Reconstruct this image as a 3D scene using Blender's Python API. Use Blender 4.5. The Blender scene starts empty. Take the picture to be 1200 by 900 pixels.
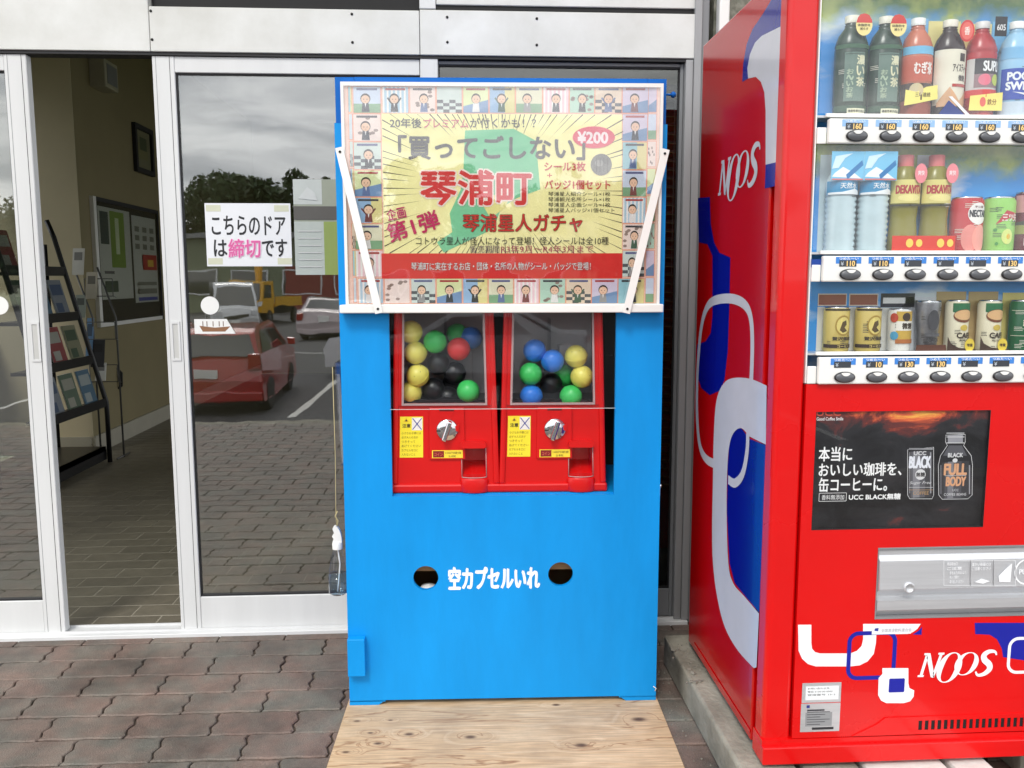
import bpy, bmesh, math, random
import numpy as np
from mathutils import Vector, Matrix
random.seed(7)
SC = bpy.context.scene
COL = SC.collection
R = math.radians

# ------------------------------------------------------------------ camera
F_PX = 992.5
PITCH, YAW, ROLL = 0.1230, 0.0571, -0.0017
CAM = np.array([0.3453, -2.3922, 1.2617])
_cy, _sy, _cp, _sp = math.cos(YAW), math.sin(YAW), math.cos(PITCH), math.sin(PITCH)
FWD = np.array([_sy * _cp, _cy * _cp, -_sp])
_r = np.array([_cy, -_sy, 0.0]); _u = np.cross(_r, FWD)
RIGHT = math.cos(ROLL) * _r + math.sin(ROLL) * _u
UPV = -math.sin(ROLL) * _r + math.cos(ROLL) * _u
cd = bpy.data.cameras.new('camera'); cam = bpy.data.objects.new('camera', cd); COL.objects.link(cam)
cd.sensor_width = 36; cd.lens = F_PX / 1200 * 36; cd.clip_start = 0.05; cd.clip_end = 3000
cam.matrix_world = Matrix(((RIGHT[0], UPV[0], -FWD[0], CAM[0]), (RIGHT[1], UPV[1], -FWD[1], CAM[1]),
                           (RIGHT[2], UPV[2], -FWD[2], CAM[2]), (0, 0, 0, 1)))
SC.camera = cam

# ------------------------------------------------------------------ light
SC.view_settings.view_transform = 'Standard'; SC.view_settings.look = 'None'
SC.view_settings.gamma = 1.0; SC.view_settings.exposure = 0.62
SUN_EL, SUN_AZ = R(48), R(200)      # azimuth from +Y clockwise
W = bpy.data.worlds.new('World'); SC.world = W; W.use_nodes = True
nt = W.node_tree; nt.nodes.clear()
def N(t, ty, **k):
    n = t.nodes.new(ty)
    for a, b in k.items():
        if a.startswith('i_'): n.inputs[a[2:].replace('_', ' ')].default_value = b
        else: setattr(n, a, b)
    return n
out = N(nt, 'ShaderNodeOutputWorld'); bg = N(nt, 'ShaderNodeBackground'); bg.inputs['Strength'].default_value = 0.12
sky = N(nt, 'ShaderNodeTexSky'); sky.sky_type = 'NISHITA'; sky.sun_disc = False
sky.sun_elevation = SUN_EL; sky.sun_rotation = SUN_AZ
tc = N(nt, 'ShaderNodeTexCoord'); mp = N(nt, 'ShaderNodeMapping'); mp.inputs['Scale'].default_value = (1.6, 1.6, 9.0); mp.inputs['Location'].default_value = (.4, .9, .3)
nz = N(nt, 'ShaderNodeTexNoise'); nz.inputs['Scale'].default_value = 2.2; nz.inputs['Detail'].default_value = 9; nz.inputs['Roughness'].default_value = .55
nz.inputs['Distortion'].default_value = .6
cr = N(nt, 'ShaderNodeValToRGB')
cr.color_ramp.elements[0].position = .38; cr.color_ramp.elements[0].color = (6.2, 6.4, 6.8, 1)
cr.color_ramp.elements[1].position = .60; cr.color_ramp.elements[1].color = (12.5, 12.5, 12.6, 1)
mx = N(nt, 'ShaderNodeMix', data_type='RGBA'); mx.inputs['Factor'].default_value = .93
nt.links.new(tc.outputs['Generated'], mp.inputs['Vector']); nt.links.new(mp.outputs[0], nz.inputs['Vector'])
nt.links.new(nz.outputs[0], cr.inputs[0]); nt.links.new(sky.outputs[0], mx.inputs['A']); nt.links.new(cr.outputs[0], mx.inputs['B'])
nt.links.new(mx.outputs['Result'], bg.inputs['Color']); nt.links.new(bg.outputs[0], out.inputs[0])
sl = bpy.data.lights.new('sun', 'SUN'); sl.energy = 1.2; sl.angle = R(14); sl.color = (1, .96, .9)
so = bpy.data.objects.new('sun', sl); COL.objects.link(so)
sd = Vector((math.sin(SUN_AZ) * math.cos(SUN_EL), math.cos(SUN_AZ) * math.cos(SUN_EL), math.sin(SUN_EL)))
so.rotation_euler = sd.to_track_quat('Z', 'Y').to_euler(); so.location = (0, -5, 8)

# ------------------------------------------------------------------ helpers
def lin(c):
    def f(v):
        v /= 255.0
        return v / 12.92 if v <= .04045 else ((v + .055) / 1.055) ** 2.4
    return tuple(f(v) for v in c) + (1,)

def tag(o, label=None, cat=None, group=None, kind=None):
    if label: o['label'] = label
    if cat: o['category'] = cat
    if group: o['group'] = group
    if kind: o['kind'] = kind
    return o

class Root:
    """an Empty at a thing's base, and its frame for finding points on its planes"""
    def __init__(s, name, loc, rz=0, label=None, cat=None, group=None, kind=None):
        s.o = bpy.data.objects.new(name, None); COL.objects.link(s.o)
        s.o.location = loc; s.o.rotation_euler = (0, 0, rz); s.o.empty_display_size = .1
        s.loc = np.array(loc, float); s.rz = rz
        c, n = math.cos(rz), math.sin(rz)
        s.M = np.array([[c, n, 0], [-n, c, 0], [0, 0, 1]])      # world -> local
        tag(s.o, label, cat, group, kind)
    def world(s, p): return s.M.T @ np.array(p, float) + s.loc
WORLD = type('Wd', (), {'M': np.eye(3), 'loc': np.zeros(3)})()

def hit(px, py, axis, val, root=WORLD):
    """point where a sight line of the survey photograph meets the plane axis=val of a thing"""
    d = FWD + RIGHT * (px - 600) / F_PX - UPV * (py - 450) / F_PX
    d = root.M @ d; c = root.M @ (CAM - root.loc); k = 'xyz'.index(axis)
    return c + d * (val - c[k]) / d[k]

_m = {}
def pmat(name, c, rough=.5, metal=0., var=.06, ns=6., bump=0., bs=60., spec=.5, coat=0., trans=0., rnd=0., stretch=None, ior=None, c2=None, rvar=0.):
    if name in _m: return _m[name]
    m = bpy.data.materials.new(name); m.use_nodes = True; t = m.node_tree; b = t.nodes['Principled BSDF']
    if len(c) == 3: c = lin(c)
    b.inputs['Roughness'].default_value = rough; b.inputs['Metallic'].default_value = metal
    b.inputs['Specular IOR Level'].default_value = spec; b.inputs['Coat Weight'].default_value = coat
    b.inputs['Coat Roughness'].default_value = .04
    b.inputs['Transmission Weight'].default_value = trans
    if ior: b.inputs['IOR'].default_value = ior
    tc = N(t, 'ShaderNodeTexCoord'); vec = tc.outputs['Object']
    if stretch:
        mp = N(t, 'ShaderNodeMapping'); mp.inputs['Scale'].default_value = stretch; t.links.new(vec, mp.inputs[0]); vec = mp.outputs[0]
    n = N(t, 'ShaderNodeTexNoise'); n.inputs['Scale'].default_value = ns; n.inputs['Detail'].default_value = 6; n.inputs['Roughness'].default_value = .6
    t.links.new(vec, n.inputs['Vector'])
    r = N(t, 'ShaderNodeValToRGB'); r.color_ramp.elements[0].position = .3; r.color_ramp.elements[1].position = .7
    if c2 is not None:
        if len(c2) == 3: c2 = lin(c2)
        a, e = c, c2
    else:
        a = tuple(max(0, v * (1 - var)) for v in c[:3]) + (1,); e = tuple(min(1, v * (1 + var)) for v in c[:3]) + (1,)
    r.color_ramp.elements[0].color = a; r.color_ramp.elements[1].color = e
    t.links.new(n.outputs[0], r.inputs[0]); colo = r.outputs[0]
    if rnd:
        oi = N(t, 'ShaderNodeObjectInfo'); hs = N(t, 'ShaderNodeHueSaturation')
        mr = N(t, 'ShaderNodeMapRange'); mr.inputs['To Min'].default_value = 1 - rnd; mr.inputs['To Max'].default_value = 1 + rnd
        t.links.new(oi.outputs['Random'], mr.inputs[0]); t.links.new(mr.outputs[0], hs.inputs['Value']); t.links.new(colo, hs.inputs['Color']); colo = hs.outputs[0]
    t.links.new(colo, b.inputs['Base Color'])
    if bump:
        n2 = N(t, 'ShaderNodeTexNoise'); n2.inputs['Scale'].default_value = bs; n2.inputs['Detail'].default_value = 5
        t.links.new(vec, n2.inputs['Vector'])
        bp = N(t, 'ShaderNodeBump'); bp.inputs['Strength'].default_value = bump; bp.inputs['Distance'].default_value = .004
        t.links.new(n2.outputs[0], bp.inputs['Height']); t.links.new(bp.outputs[0], b.inputs['Normal'])
        if coat: t.links.new(bp.outputs[0], b.inputs['Coat Normal'])
    if rvar:
        n3 = N(t, 'ShaderNodeTexNoise'); n3.inputs['Scale'].default_value = ns * .7; n3.inputs['Detail'].default_value = 6
        mr = N(t, 'ShaderNodeMapRange'); mr.inputs['To Min'].default_value = max(0, rough - rvar); mr.inputs['To Max'].default_value = rough + rvar
        t.links.new(vec, n3.inputs['Vector']); t.links.new(n3.outputs[0], mr.inputs[0]); t.links.new(mr.outputs[0], b.inputs['Roughness'])
    _m[name] = m; return m

def glassmat(name, tint=(1, 1, 1), f0=.04, rough=0., wob=0.):
    """clear sheet: see-through plus a mirror coat that grows towards grazing, the same on both faces"""
    if name in _m: return _m[name]
    m = bpy.data.materials.new(name); m.use_nodes = True; t = m.node_tree; t.nodes.clear()
    o = N(t, 'ShaderNodeOutputMaterial'); mx = N(t, 'ShaderNodeMixShader'); tr = N(t, 'ShaderNodeBsdfTransparent'); gl = N(t, 'ShaderNodeBsdfGlossy')
    g = N(t, 'ShaderNodeNewGeometry'); dt = N(t, 'ShaderNodeVectorMath', operation='DOT_PRODUCT'); ab = N(t, 'ShaderNodeMath', operation='ABSOLUTE')
    iv = N(t, 'ShaderNodeMath', operation='SUBTRACT'); iv.inputs[0].default_value = 1; pw_ = N(t, 'ShaderNodeMath', operation='POWER'); pw_.inputs[1].default_value = 5
    ma = N(t, 'ShaderNodeMath', operation='MULTIPLY_ADD'); ma.inputs[1].default_value = 1 - f0; ma.inputs[2].default_value = f0
    t.links.new(g.outputs['Incoming'], dt.inputs[0]); t.links.new(g.outputs['Normal'], dt.inputs[1]); t.links.new(dt.outputs['Value'], ab.inputs[0])
    t.links.new(ab.outputs[0], iv.inputs[1]); t.links.new(iv.outputs[0], pw_.inputs[0]); t.links.new(pw_.outputs[0], ma.inputs[0])
    tr.inputs[0].default_value = (*tint, 1); gl.inputs['Roughness'].default_value = rough
    if wob:
        tc = N(t, 'ShaderNodeTexCoord'); n2 = N(t, 'ShaderNodeTexNoise'); n2.inputs['Scale'].default_value = 5
        bp = N(t, 'ShaderNodeBump'); bp.inputs['Strength'].default_value = wob; bp.inputs['Distance'].default_value = .01
        t.links.new(tc.outputs['Object'], n2.inputs[0]); t.links.new(n2.outputs[0], bp.inputs['Height']); t.links.new(bp.outputs[0], gl.inputs['Normal'])
    t.links.new(ma.outputs[0], mx.inputs[0]); t.links.new(tr.outputs[0], mx.inputs[1]); t.links.new(gl.outputs[0], mx.inputs[2]); t.links.new(mx.outputs[0], o.inputs[0])
    _m[name] = m; return m

def ink(c, rough=.5):
    """plain printing ink of one colour"""
    return pmat('ink_%02x%02x%02x_%d' % (*[int(v) for v in c], int(rough * 10)), c, rough=rough, var=.03, ns=30)

class MB:
    """collects shapes in a thing's local frame; build() links them as ONE mesh object"""
    def __init__(s): s.v = []; s.f = []; s.m = []; s.mats = []; s.sm = []
    def mi(s, m):
        if m not in s.mats: s.mats.append(m)
        return s.mats.index(m)
    def add(s, vs, fs, mat, smooth=False):
        b = len(s.v); s.v += [tuple(map(float, v)) for v in vs]; k = s.mi(mat)
        for f in fs: s.f.append(tuple(b + i for i in f)); s.m.append(k); s.sm.append(smooth)
        return s
    def box(s, x0, x1, y0, y1, z0, z1, mat, bev=0., seg=2, rot=None, smooth=False):
        if not bev:
            vs = [(x, y, z) for x in (x0, x1) for y in (y0, y1) for z in (z0, z1)]
            fs = [(0, 1, 3, 2), (4, 6, 7, 5), (0, 4, 5, 1), (2, 3, 7, 6), (0, 2, 6, 4), (1, 5, 7, 3)]
        else:
            bm = bmesh.new(); bmesh.ops.create_cube(bm, size=1)
            for v in bm.verts: v.co = Vector(((x0 + x1) / 2 + v.co.x * (x1 - x0), (y0 + y1) / 2 + v.co.y * (y1 - y0), (z0 + z1) / 2 + v.co.z * (z1 - z0)))
            bmesh.ops.bevel(bm, geom=bm.edges[:], offset=bev, segments=seg, profile=.5, affect='EDGES')
            bm.verts.index_update(); vs = [tuple(v.co) for v in bm.verts]; fs = [tuple(v.index for v in f.verts) for f in bm.faces]; bm.free()
        if rot:
            M, c = rot; vs = [tuple(M @ (Vector(v) - Vector(c)) + Vector(c)) for v in vs]
        return s.add(vs, fs, mat, smooth)
    def prism(s, pts, axis, a0, a1, mat, smooth=False):
        """2d outline extruded along an axis; pts are the other two coordinates in order"""
        def p3(p, a):
            return {'x': (a, p[0], p[1]), 'y': (p[0], a, p[1]), 'z': (p[0], p[1], a)}[axis]
        n = len(pts); vs = [p3(p, a0) for p in pts] + [p3(p, a1) for p in pts]
        fs = [tuple(range(n)), tuple(range(2 * n - 1, n - 1, -1))] + [(i, (i + 1) % n, n + (i + 1) % n, n + i) for i in range(n)]
        return s.add(vs, fs, mat, smooth)
    def tube(s, pts, r, mat, seg=8, closed=False):
        pts = [Vector(p) for p in pts]; n = len(pts); vs = []; up = None
        rr = r if isinstance(r, (list, tuple)) else [r] * n
        for i, p in enumerate(pts):
            t = (pts[min(i + 1, n - 1)] - pts[max(i - 1, 0)])
            if closed: t = pts[(i + 1) % n] - pts[i - 1]
            t.normalize()
            if up is None: up = Vector((0, 0, 1)) if abs(t.z) < .9 else Vector((1, 0, 0))
            a = t.cross(up).normalized(); b = a.cross(t); up = b
            for k in range(seg):
                q = 2 * math.pi * k / seg; vs.append(p + (a * math.cos(q) + b * math.sin(q)) * rr[i])
        fs = []
        for i in range(n if closed else n - 1):
            j = (i + 1) % n
            for k in range(seg): fs.append((i * seg + k, i * seg + (k + 1) % seg, j * seg + (k + 1) % seg, j * seg + k))
        if not closed: fs += [tuple(range(seg - 1, -1, -1)), tuple((n - 1) * seg + k for k in range(seg))]
        return s.add(vs, fs, mat, True)
    def lathe(s, prof, mat, seg=24, c=(0, 0, 0), axis='z', smooth=True, cap=True, flat=1.):
        vs = []; n = len(prof)
        for (r, z) in prof:
            for k in range(seg):
                q = 2 * math.pi * k / seg; x, y = r * math.cos(q), r * math.sin(q) * flat
                if axis == 'z': vs.append((c[0] + x, c[1] + y, c[2] + z))
                elif axis == 'y': vs.append((c[0] + x, c[1] + z, c[2] + y))
                else: vs.append((c[0] + z, c[1] + x, c[2] + y))
        fs = [(i * seg + k, i * seg + (k + 1) % seg, (i + 1) * seg + (k + 1) % seg, (i + 1) * seg + k) for i in range(n - 1) for k in range(seg)]
        s.add(vs, fs, mat, smooth)
        if cap:
            for i, rv in ((0, 1), (n - 1, 0)):
                if prof[i][0] > 1e-5: s.add([vs[i * seg + k] for k in range(seg)], [tuple(range(seg))[::-1] if rv else tuple(range(seg))], mat)
        return s
    def gridpanel(s, x0, x1, z0, z1, y0, y1, mat, holes=(), circles=()):
        """flat board in the xz plane from y0 to y1 with rectangular and round openings"""
        cs = [(cx - r * 1.25, cx + r * 1.25, cz - r * 1.25, cz + r * 1.25) for cx, cz, r in circles]
        xs = sorted({x0, x1} | {h[0] for h in holes} | {h[1] for h in holes} | {c[0] for c in cs} | {c[1] for c in cs})
        zs = sorted({z0, z1} | {h[2] for h in holes} | {h[3] for h in holes} | {c[2] for c in cs} | {c[3] for c in cs})
        def cell(i, j):
            if i < 0 or j < 0 or i >= len(xs) - 1 or j >= len(zs) - 1: return 0
            mxx, mz = (xs[i] + xs[i + 1]) / 2, (zs[j] + zs[j + 1]) / 2
            for h in holes:
                if h[0] < mxx < h[1] and h[2] < mz < h[3]: return 0
            for c in cs:
                if c[0] < mxx < c[1] and c[2] < mz < c[3]: return 2
            return 1
        for i in range(len(xs) - 1):
            for j in range(len(zs) - 1):
                k = cell(i, j); a, b, c, d = xs[i], xs[i + 1], zs[j], zs[j + 1]
                if k == 0: continue
                if k == 1:
                    s.add([(a, y0, c), (b, y0, c), (b, y0, d), (a, y0, d), (a, y1, c), (b, y1, c), (b, y1, d), (a, y1, d)], [(0, 1, 2, 3), (7, 6, 5, 4)], mat)
                for (di, dj, q) in ((-1, 0, ((a, c), (a, d))), (1, 0, ((b, d), (b, c))), (0, -1, ((b, c), (a, c))), (0, 1, ((a, d), (b, d)))):
                    if cell(i + di, j + dj) == 0:
                        (p, r_), (p2, r2) = q
                        s.add([(p, y0, r_), (p2, y0, r2), (p2, y1, r2), (p, y1, r_)], [(0, 1, 2, 3)], mat)
        for cx, cz, r in circles:
            n = 32; h = r * 1.25; ci = []; sq = []
            for k in range(n):
                q = 2 * math.pi * (k + .5) / n; c, t = math.cos(q), math.sin(q); m_ = max(abs(c), abs(t))
                ci.append((cx + r * c, cz + r * t)); sq.append((cx + h * c / m_, cz + h * t / m_))
            # exact corners
            for k in range(n):
                j = (k + 1) % n
                for yy in (y0, y1): s.add([(ci[k][0], yy, ci[k][1]), (ci[j][0], yy, ci[j][1]), (sq[j][0], yy, sq[j][1]), (sq[k][0], yy, sq[k][1])], [(0, 1, 2, 3)], mat)
                s.add([(ci[k][0], y0, ci[k][1]), (ci[j][0], y0, ci[j][1]), (ci[j][0], y1, ci[j][1]), (ci[k][0], y1, ci[k][1])], [(0, 1, 2, 3)], mat, True)
            for sx in (-1, 1):
                for sz in (-1, 1):
                    p = [(cx + sx * h, cz + sz * h)]
                    q = sorted(sq, key=lambda e: (e[0] - p[0][0]) ** 2 + (e[1] - p[0][1]) ** 2)[:2]
                    for yy in (y0, y1): s.add([(p[0][0], yy, p[0][1]), (q[0][0], yy, q[0][1]), (q[1][0], yy, q[1][1])], [(0, 1, 2)], mat)
        return s
    def mesh(s, name):
        me = bpy.data.meshes.new(name); me.from_pydata(s.v, [], s.f)
        for m in s.mats: me.materials.append(m)
        me.polygons.foreach_set('material_index', s.m); me.polygons.foreach_set('use_smooth', s.sm); me.update()
        return me
    def build(s, name, parent=None, loc=None, rot=None, weld=False):
        me = s.mesh(name)
        o = bpy.data.objects.new(name, me); COL.objects.link(o)
        if parent is not None: o.parent = parent.o if isinstance(parent, Root) else parent
        if loc is not None: o.location = loc
        if rot is not None: o.rotation_euler = rot
        return o
def place(name, me, parent=None, loc=(0, 0, 0), rot=(0, 0, 0)):
    o = bpy.data.objects.new(name, me); COL.objects.link(o)
    if parent is not None: o.parent = parent.o if isinstance(parent, Root) else parent
    o.location = loc; o.rotation_euler = rot; return o

_tx = {}
def glyphs(s, off=0., shear=0.):
    k = (s, off, shear)
    if k in _tx: return _tx[k]
    c = bpy.data.curves.new('t', 'FONT'); c.body = s; c.offset = off; c.resolution_u = 3; c.shear = shear
    c.fill_mode = 'FRONT'
    o = bpy.data.objects.new('t', c); COL.objects.link(o); bpy.context.view_layer.update()
    me = bpy.data.meshes.new_from_object(o.evaluated_get(bpy.context.evaluated_depsgraph_get()))
    vs = np.array([v.co[:2] for v in me.vertices]).reshape(-1, 2); fs = [tuple(p.vertices) for p in me.polygons]
    bpy.data.objects.remove(o); bpy.data.curves.remove(c); bpy.data.meshes.remove(me)
    _tx[k] = (vs, fs); return _tx[k]

def spline(p, n=6, closed=True):
    p = [np.array(q, float) for q in p]; L = len(p); o = []
    for i in range(L if closed else L - 1):
        a, b, c, d = (p[(i - 1) % L], p[i], p[(i + 1) % L], p[(i + 2) % L]) if closed else (p[max(i - 1, 0)], p[i], p[i + 1], p[min(i + 2, L - 1)])
        for k in range(n):
            t = k / n; o.append(.5 * ((2 * b) + (c - a) * t + (2 * a - 5 * b + 4 * c - d) * t * t + (3 * b - a - 3 * c + d) * t ** 3))
    if not closed: o.append(p[-1])
    return o
def rrect(x0, z0, x1, z1, r, n=6):
    o = []
    for cx, cz, a in ((x1 - r, z1 - r, 0), (x0 + r, z1 - r, 90), (x0 + r, z0 + r, 180), (x1 - r, z0 + r, 270)):
        for k in range(n + 1):
            q = R(a + 90 * k / n); o.append((cx + r * math.cos(q), cz + r * math.sin(q)))
    return o
def ell(cx, cz, rx, rz, n=24, a=0):
    ca, sa = math.cos(a), math.sin(a)
    return [(cx + rx * math.cos(q) * ca - rz * math.sin(q) * sa, cz + rx * math.cos(q) * sa + rz * math.sin(q) * ca) for q in [2 * math.pi * k / n for k in range(n)]]

class Art(MB):
    """flat print on a plane of a thing: (a, b) run along it, each layer lies a hair in front of the last"""
    def __init__(s, root, axis='y', val=0., step=-.0004, bend=None, org=(0, 0)):
        super().__init__(); s.root = root; s.axis = axis; s.val = val; s.step = step; s.bend = bend; s.L = 0; s.org = org
    def conv(s, px, py):
        h = hit(px, py, s.axis, s.val, s.root)
        return (h[0], h[2]) if s.axis == 'y' else ((h[1], h[2]) if s.axis == 'x' else (h[0], h[1]))
    def to3(s, a, b, L):
        w = s.val + s.step * (L + 1)
        if s.bend:
            rr = s.bend - s.step * (L + 1); q = a / s.bend
            return (s.org[0] + rr * math.sin(q), s.org[1] - rr * math.cos(q), b)
        return (a, w, b) if s.axis == 'y' else ((w, a, b) if s.axis == 'x' else (a, b, w))
    def poly(s, pts, c, px=False, layer=None):
        L = s.L if layer is None else layer; s.L = L + 1 if layer is None else s.L
        if px: pts = [s.conv(*p) for p in pts]
        m = c if isinstance(c, bpy.types.Material) else ink(c)
        if s.bend:   # cut into vertical strips so the print follows the curve
            bm = bmesh.new(); vs = [bm.verts.new((p[0], p[1], 0)) for p in pts]
            try: bm.faces.new(vs)
            except Exception: bm.free(); return s
            xs = [p[0] for p in pts]; st = s.bend * .22; k = math.floor(min(xs) / st) + 1
            while k * st < max(xs):
                bmesh.ops.bisect_plane(bm, geom=bm.verts[:] + bm.edges[:] + bm.faces[:], plane_co=(k * st, 0, 0), plane_no=(1, 0, 0)); k += 1
            bm.verts.index_update()
            s.add([s.to3(v.co.x, v.co.y, L) for v in bm.verts], [tuple(v.index for v in f.verts) for f in bm.faces], m, True); bm.free()
            return s
        return s.add([s.to3(p[0], p[1], L) for p in pts], [tuple(range(len(pts)))], m)
    def rect(s, x0, z0, x1, z1, c, px=False, layer=None):
        if px:
            a = s.conv(x0, z0); b = s.conv(x1, z1); x0, z1, x1, z0 = a[0], a[1], b[0], b[1]
        return s.poly([(x0, z0), (x1, z0), (x1, z1), (x0, z1)], c, layer=layer)
    def stroke(s, pts, w, c, px=False, closed=False, layer=None):
        L = s.L if layer is None else layer; s.L = L + 1 if layer is None else s.L
        if px: pts = [s.conv(*p) for p in pts]
        pts = [np.array(p, float) for p in pts]; n = len(pts); ws = w if isinstance(w, (list, tuple)) else [w] * n; vs = []
        for i in range(n):
            t = (pts[(i + 1) % n] - pts[i - 1]) if closed else (pts[min(i + 1, n - 1)] - pts[max(i - 1, 0)])
            t = t / (np.linalg.norm(t) + 1e-9); nn = np.array((-t[1], t[0]))
            for sg in (1, -1): q = pts[i] + nn * ws[i] / 2 * sg; vs.append(s.to3(q[0], q[1], L))
        fs = [(2 * i, 2 * i + 1, (2 * i + 3) % (2 * n), (2 * i + 2) % (2 * n)) for i in range(n if closed else n - 1)]
        m = c if isinstance(c, bpy.types.Material) else ink(c)
        return s.add(vs, fs, m)
    def text(s, txt, x0, z0, x1, z1, c, px=False, bold=0., shear=0., rot=0., layer=None, outline=None, ocol=None):
        if px:
            a = s.conv(x0, z0); b = s.conv(x1, z1); x0, z1, x1, z0 = a[0], a[1], b[0], b[1]
        if outline:
            s.text(txt, x0, z0, x1, z1, ocol, bold=bold + outline, shear=shear, rot=rot, layer=layer)
            if layer is not None: layer += 1
        L = s.L if layer is None else layer; s.L = L + 1 if layer is None else s.L
        v0, f = glyphs(txt, 0., shear); mn, mxx = v0.min(0), v0.max(0)
        sc = np.array(((x1 - x0) / (mxx[0] - mn[0]), (z1 - z0) / max(mxx[1] - mn[1], 1e-6)))
        m = c if isinstance(c, bpy.types.Material) else ink(c)
        nk = 1 if bold < .01 else (5 if bold < .05 else 9); e = bold * sc.mean()
        ctr = np.array(((x1 - x0) / 2, (z1 - z0) / 2)); cc, ss = math.cos(rot), math.sin(rot)
        for k in range(nk):
            q = 2 * math.pi * k / (nk - 1) + .4 if k else 0; d = np.array((math.cos(q), math.sin(q))) * e if k else 0
            v = (v0 - mn) * sc
            if rot: v = (v - ctr) @ np.array([[cc, ss], [-ss, cc]]) + ctr
            v = v + d
            s.add([s.to3(p[0] + x0, p[1] + z0, L + k * .06) for p in v], f, m, bool(s.bend))
        return s

# ------------------------------------------------------------------ materials
ALU = pmat('painted_aluminium', (212, 213, 212), rough=.38, var=.05, ns=9, bump=.05, bs=40, stretch=(1, 1, .12), rvar=.08)
ALU2 = pmat('header_aluminium', (222, 223, 220), rough=.42, ns=4.5, bump=.08, bs=14, rvar=.1, c2=(200, 200, 194))
ALUG = pmat('grey_aluminium', (128, 130, 132), rough=.4, var=.08, ns=8, stretch=(1, 1, .15))
BLACK = pmat('black_gap', (14, 14, 15), rough=.7, var=.2)
DKFRAME = pmat('dark_rubber', (30, 30, 32), rough=.6)
BLUE = pmat('sky_blue_paint', (0, 142, 218), rough=.5, var=.09, ns=7, bump=.22, bs=45, rvar=.12, spec=.3, stretch=(1, 1, .25))
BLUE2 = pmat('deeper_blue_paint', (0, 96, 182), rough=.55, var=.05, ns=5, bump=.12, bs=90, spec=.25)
WHITEP = pmat('white_plastic', (232, 232, 228), rough=.4, var=.03)
REDPL = pmat('red_plastic', (206, 14, 14), rough=.3, var=.04, ns=4, spec=.5)
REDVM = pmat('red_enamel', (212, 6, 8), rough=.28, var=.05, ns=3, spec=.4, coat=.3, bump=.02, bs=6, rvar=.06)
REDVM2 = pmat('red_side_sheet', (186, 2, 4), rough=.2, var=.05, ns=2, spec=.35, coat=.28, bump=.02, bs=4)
CHROME = pmat('chrome', (205, 205, 208), rough=.15, metal=1., var=.04)
STEEL = pmat('brushed_steel', (206, 208, 211), rough=.36, metal=.55, var=.08, ns=6, stretch=(.6, 1, 14), bump=.05, bs=30, rvar=.1)
CLEAR = glassmat('clear_acrylic', (.98, .985, .985), .02)
SHEET = glassmat('sign_cover_acrylic', (.99, .99, .99), .11, rough=.02, wob=.2)
DOORGL = glassmat('door_glass', (.86, .88, .86), .235, rough=.012, wob=.03)
VMGL = glassmat('display_glass', (.98, .99, .99), .055)
WALLM = pmat('cream_interior_paint', (198, 188, 158), rough=.7, var=.05, ns=2, bump=.1, bs=30)
WALL2 = pmat('olive_interior_paint', (138, 128, 94), rough=.7, var=.07, ns=2, bump=.1, bs=30)
CEIL = pmat('ceiling_board', (120, 116, 100), rough=.8)
CONC = pmat('weathered_concrete', (164, 160, 146), rough=.9, var=.2, ns=5, bump=1., bs=70, c2=(100, 96, 84))
CONCW = pmat('pale_concrete', (206, 204, 198), rough=.85, var=.1, ns=9, bump=.5, bs=70)
PEB = pmat('pebbledash', (150, 150, 138), rough=.95, var=.4, ns=30, bump=1., bs=70, c2=(86, 90, 78))
ASPH = pmat('asphalt', (74, 74, 76), rough=.9, var=.2, ns=40, bump=.6, bs=120)
RUBBER = pmat('tyre_rubber', (22, 22, 23), rough=.8)

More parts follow.
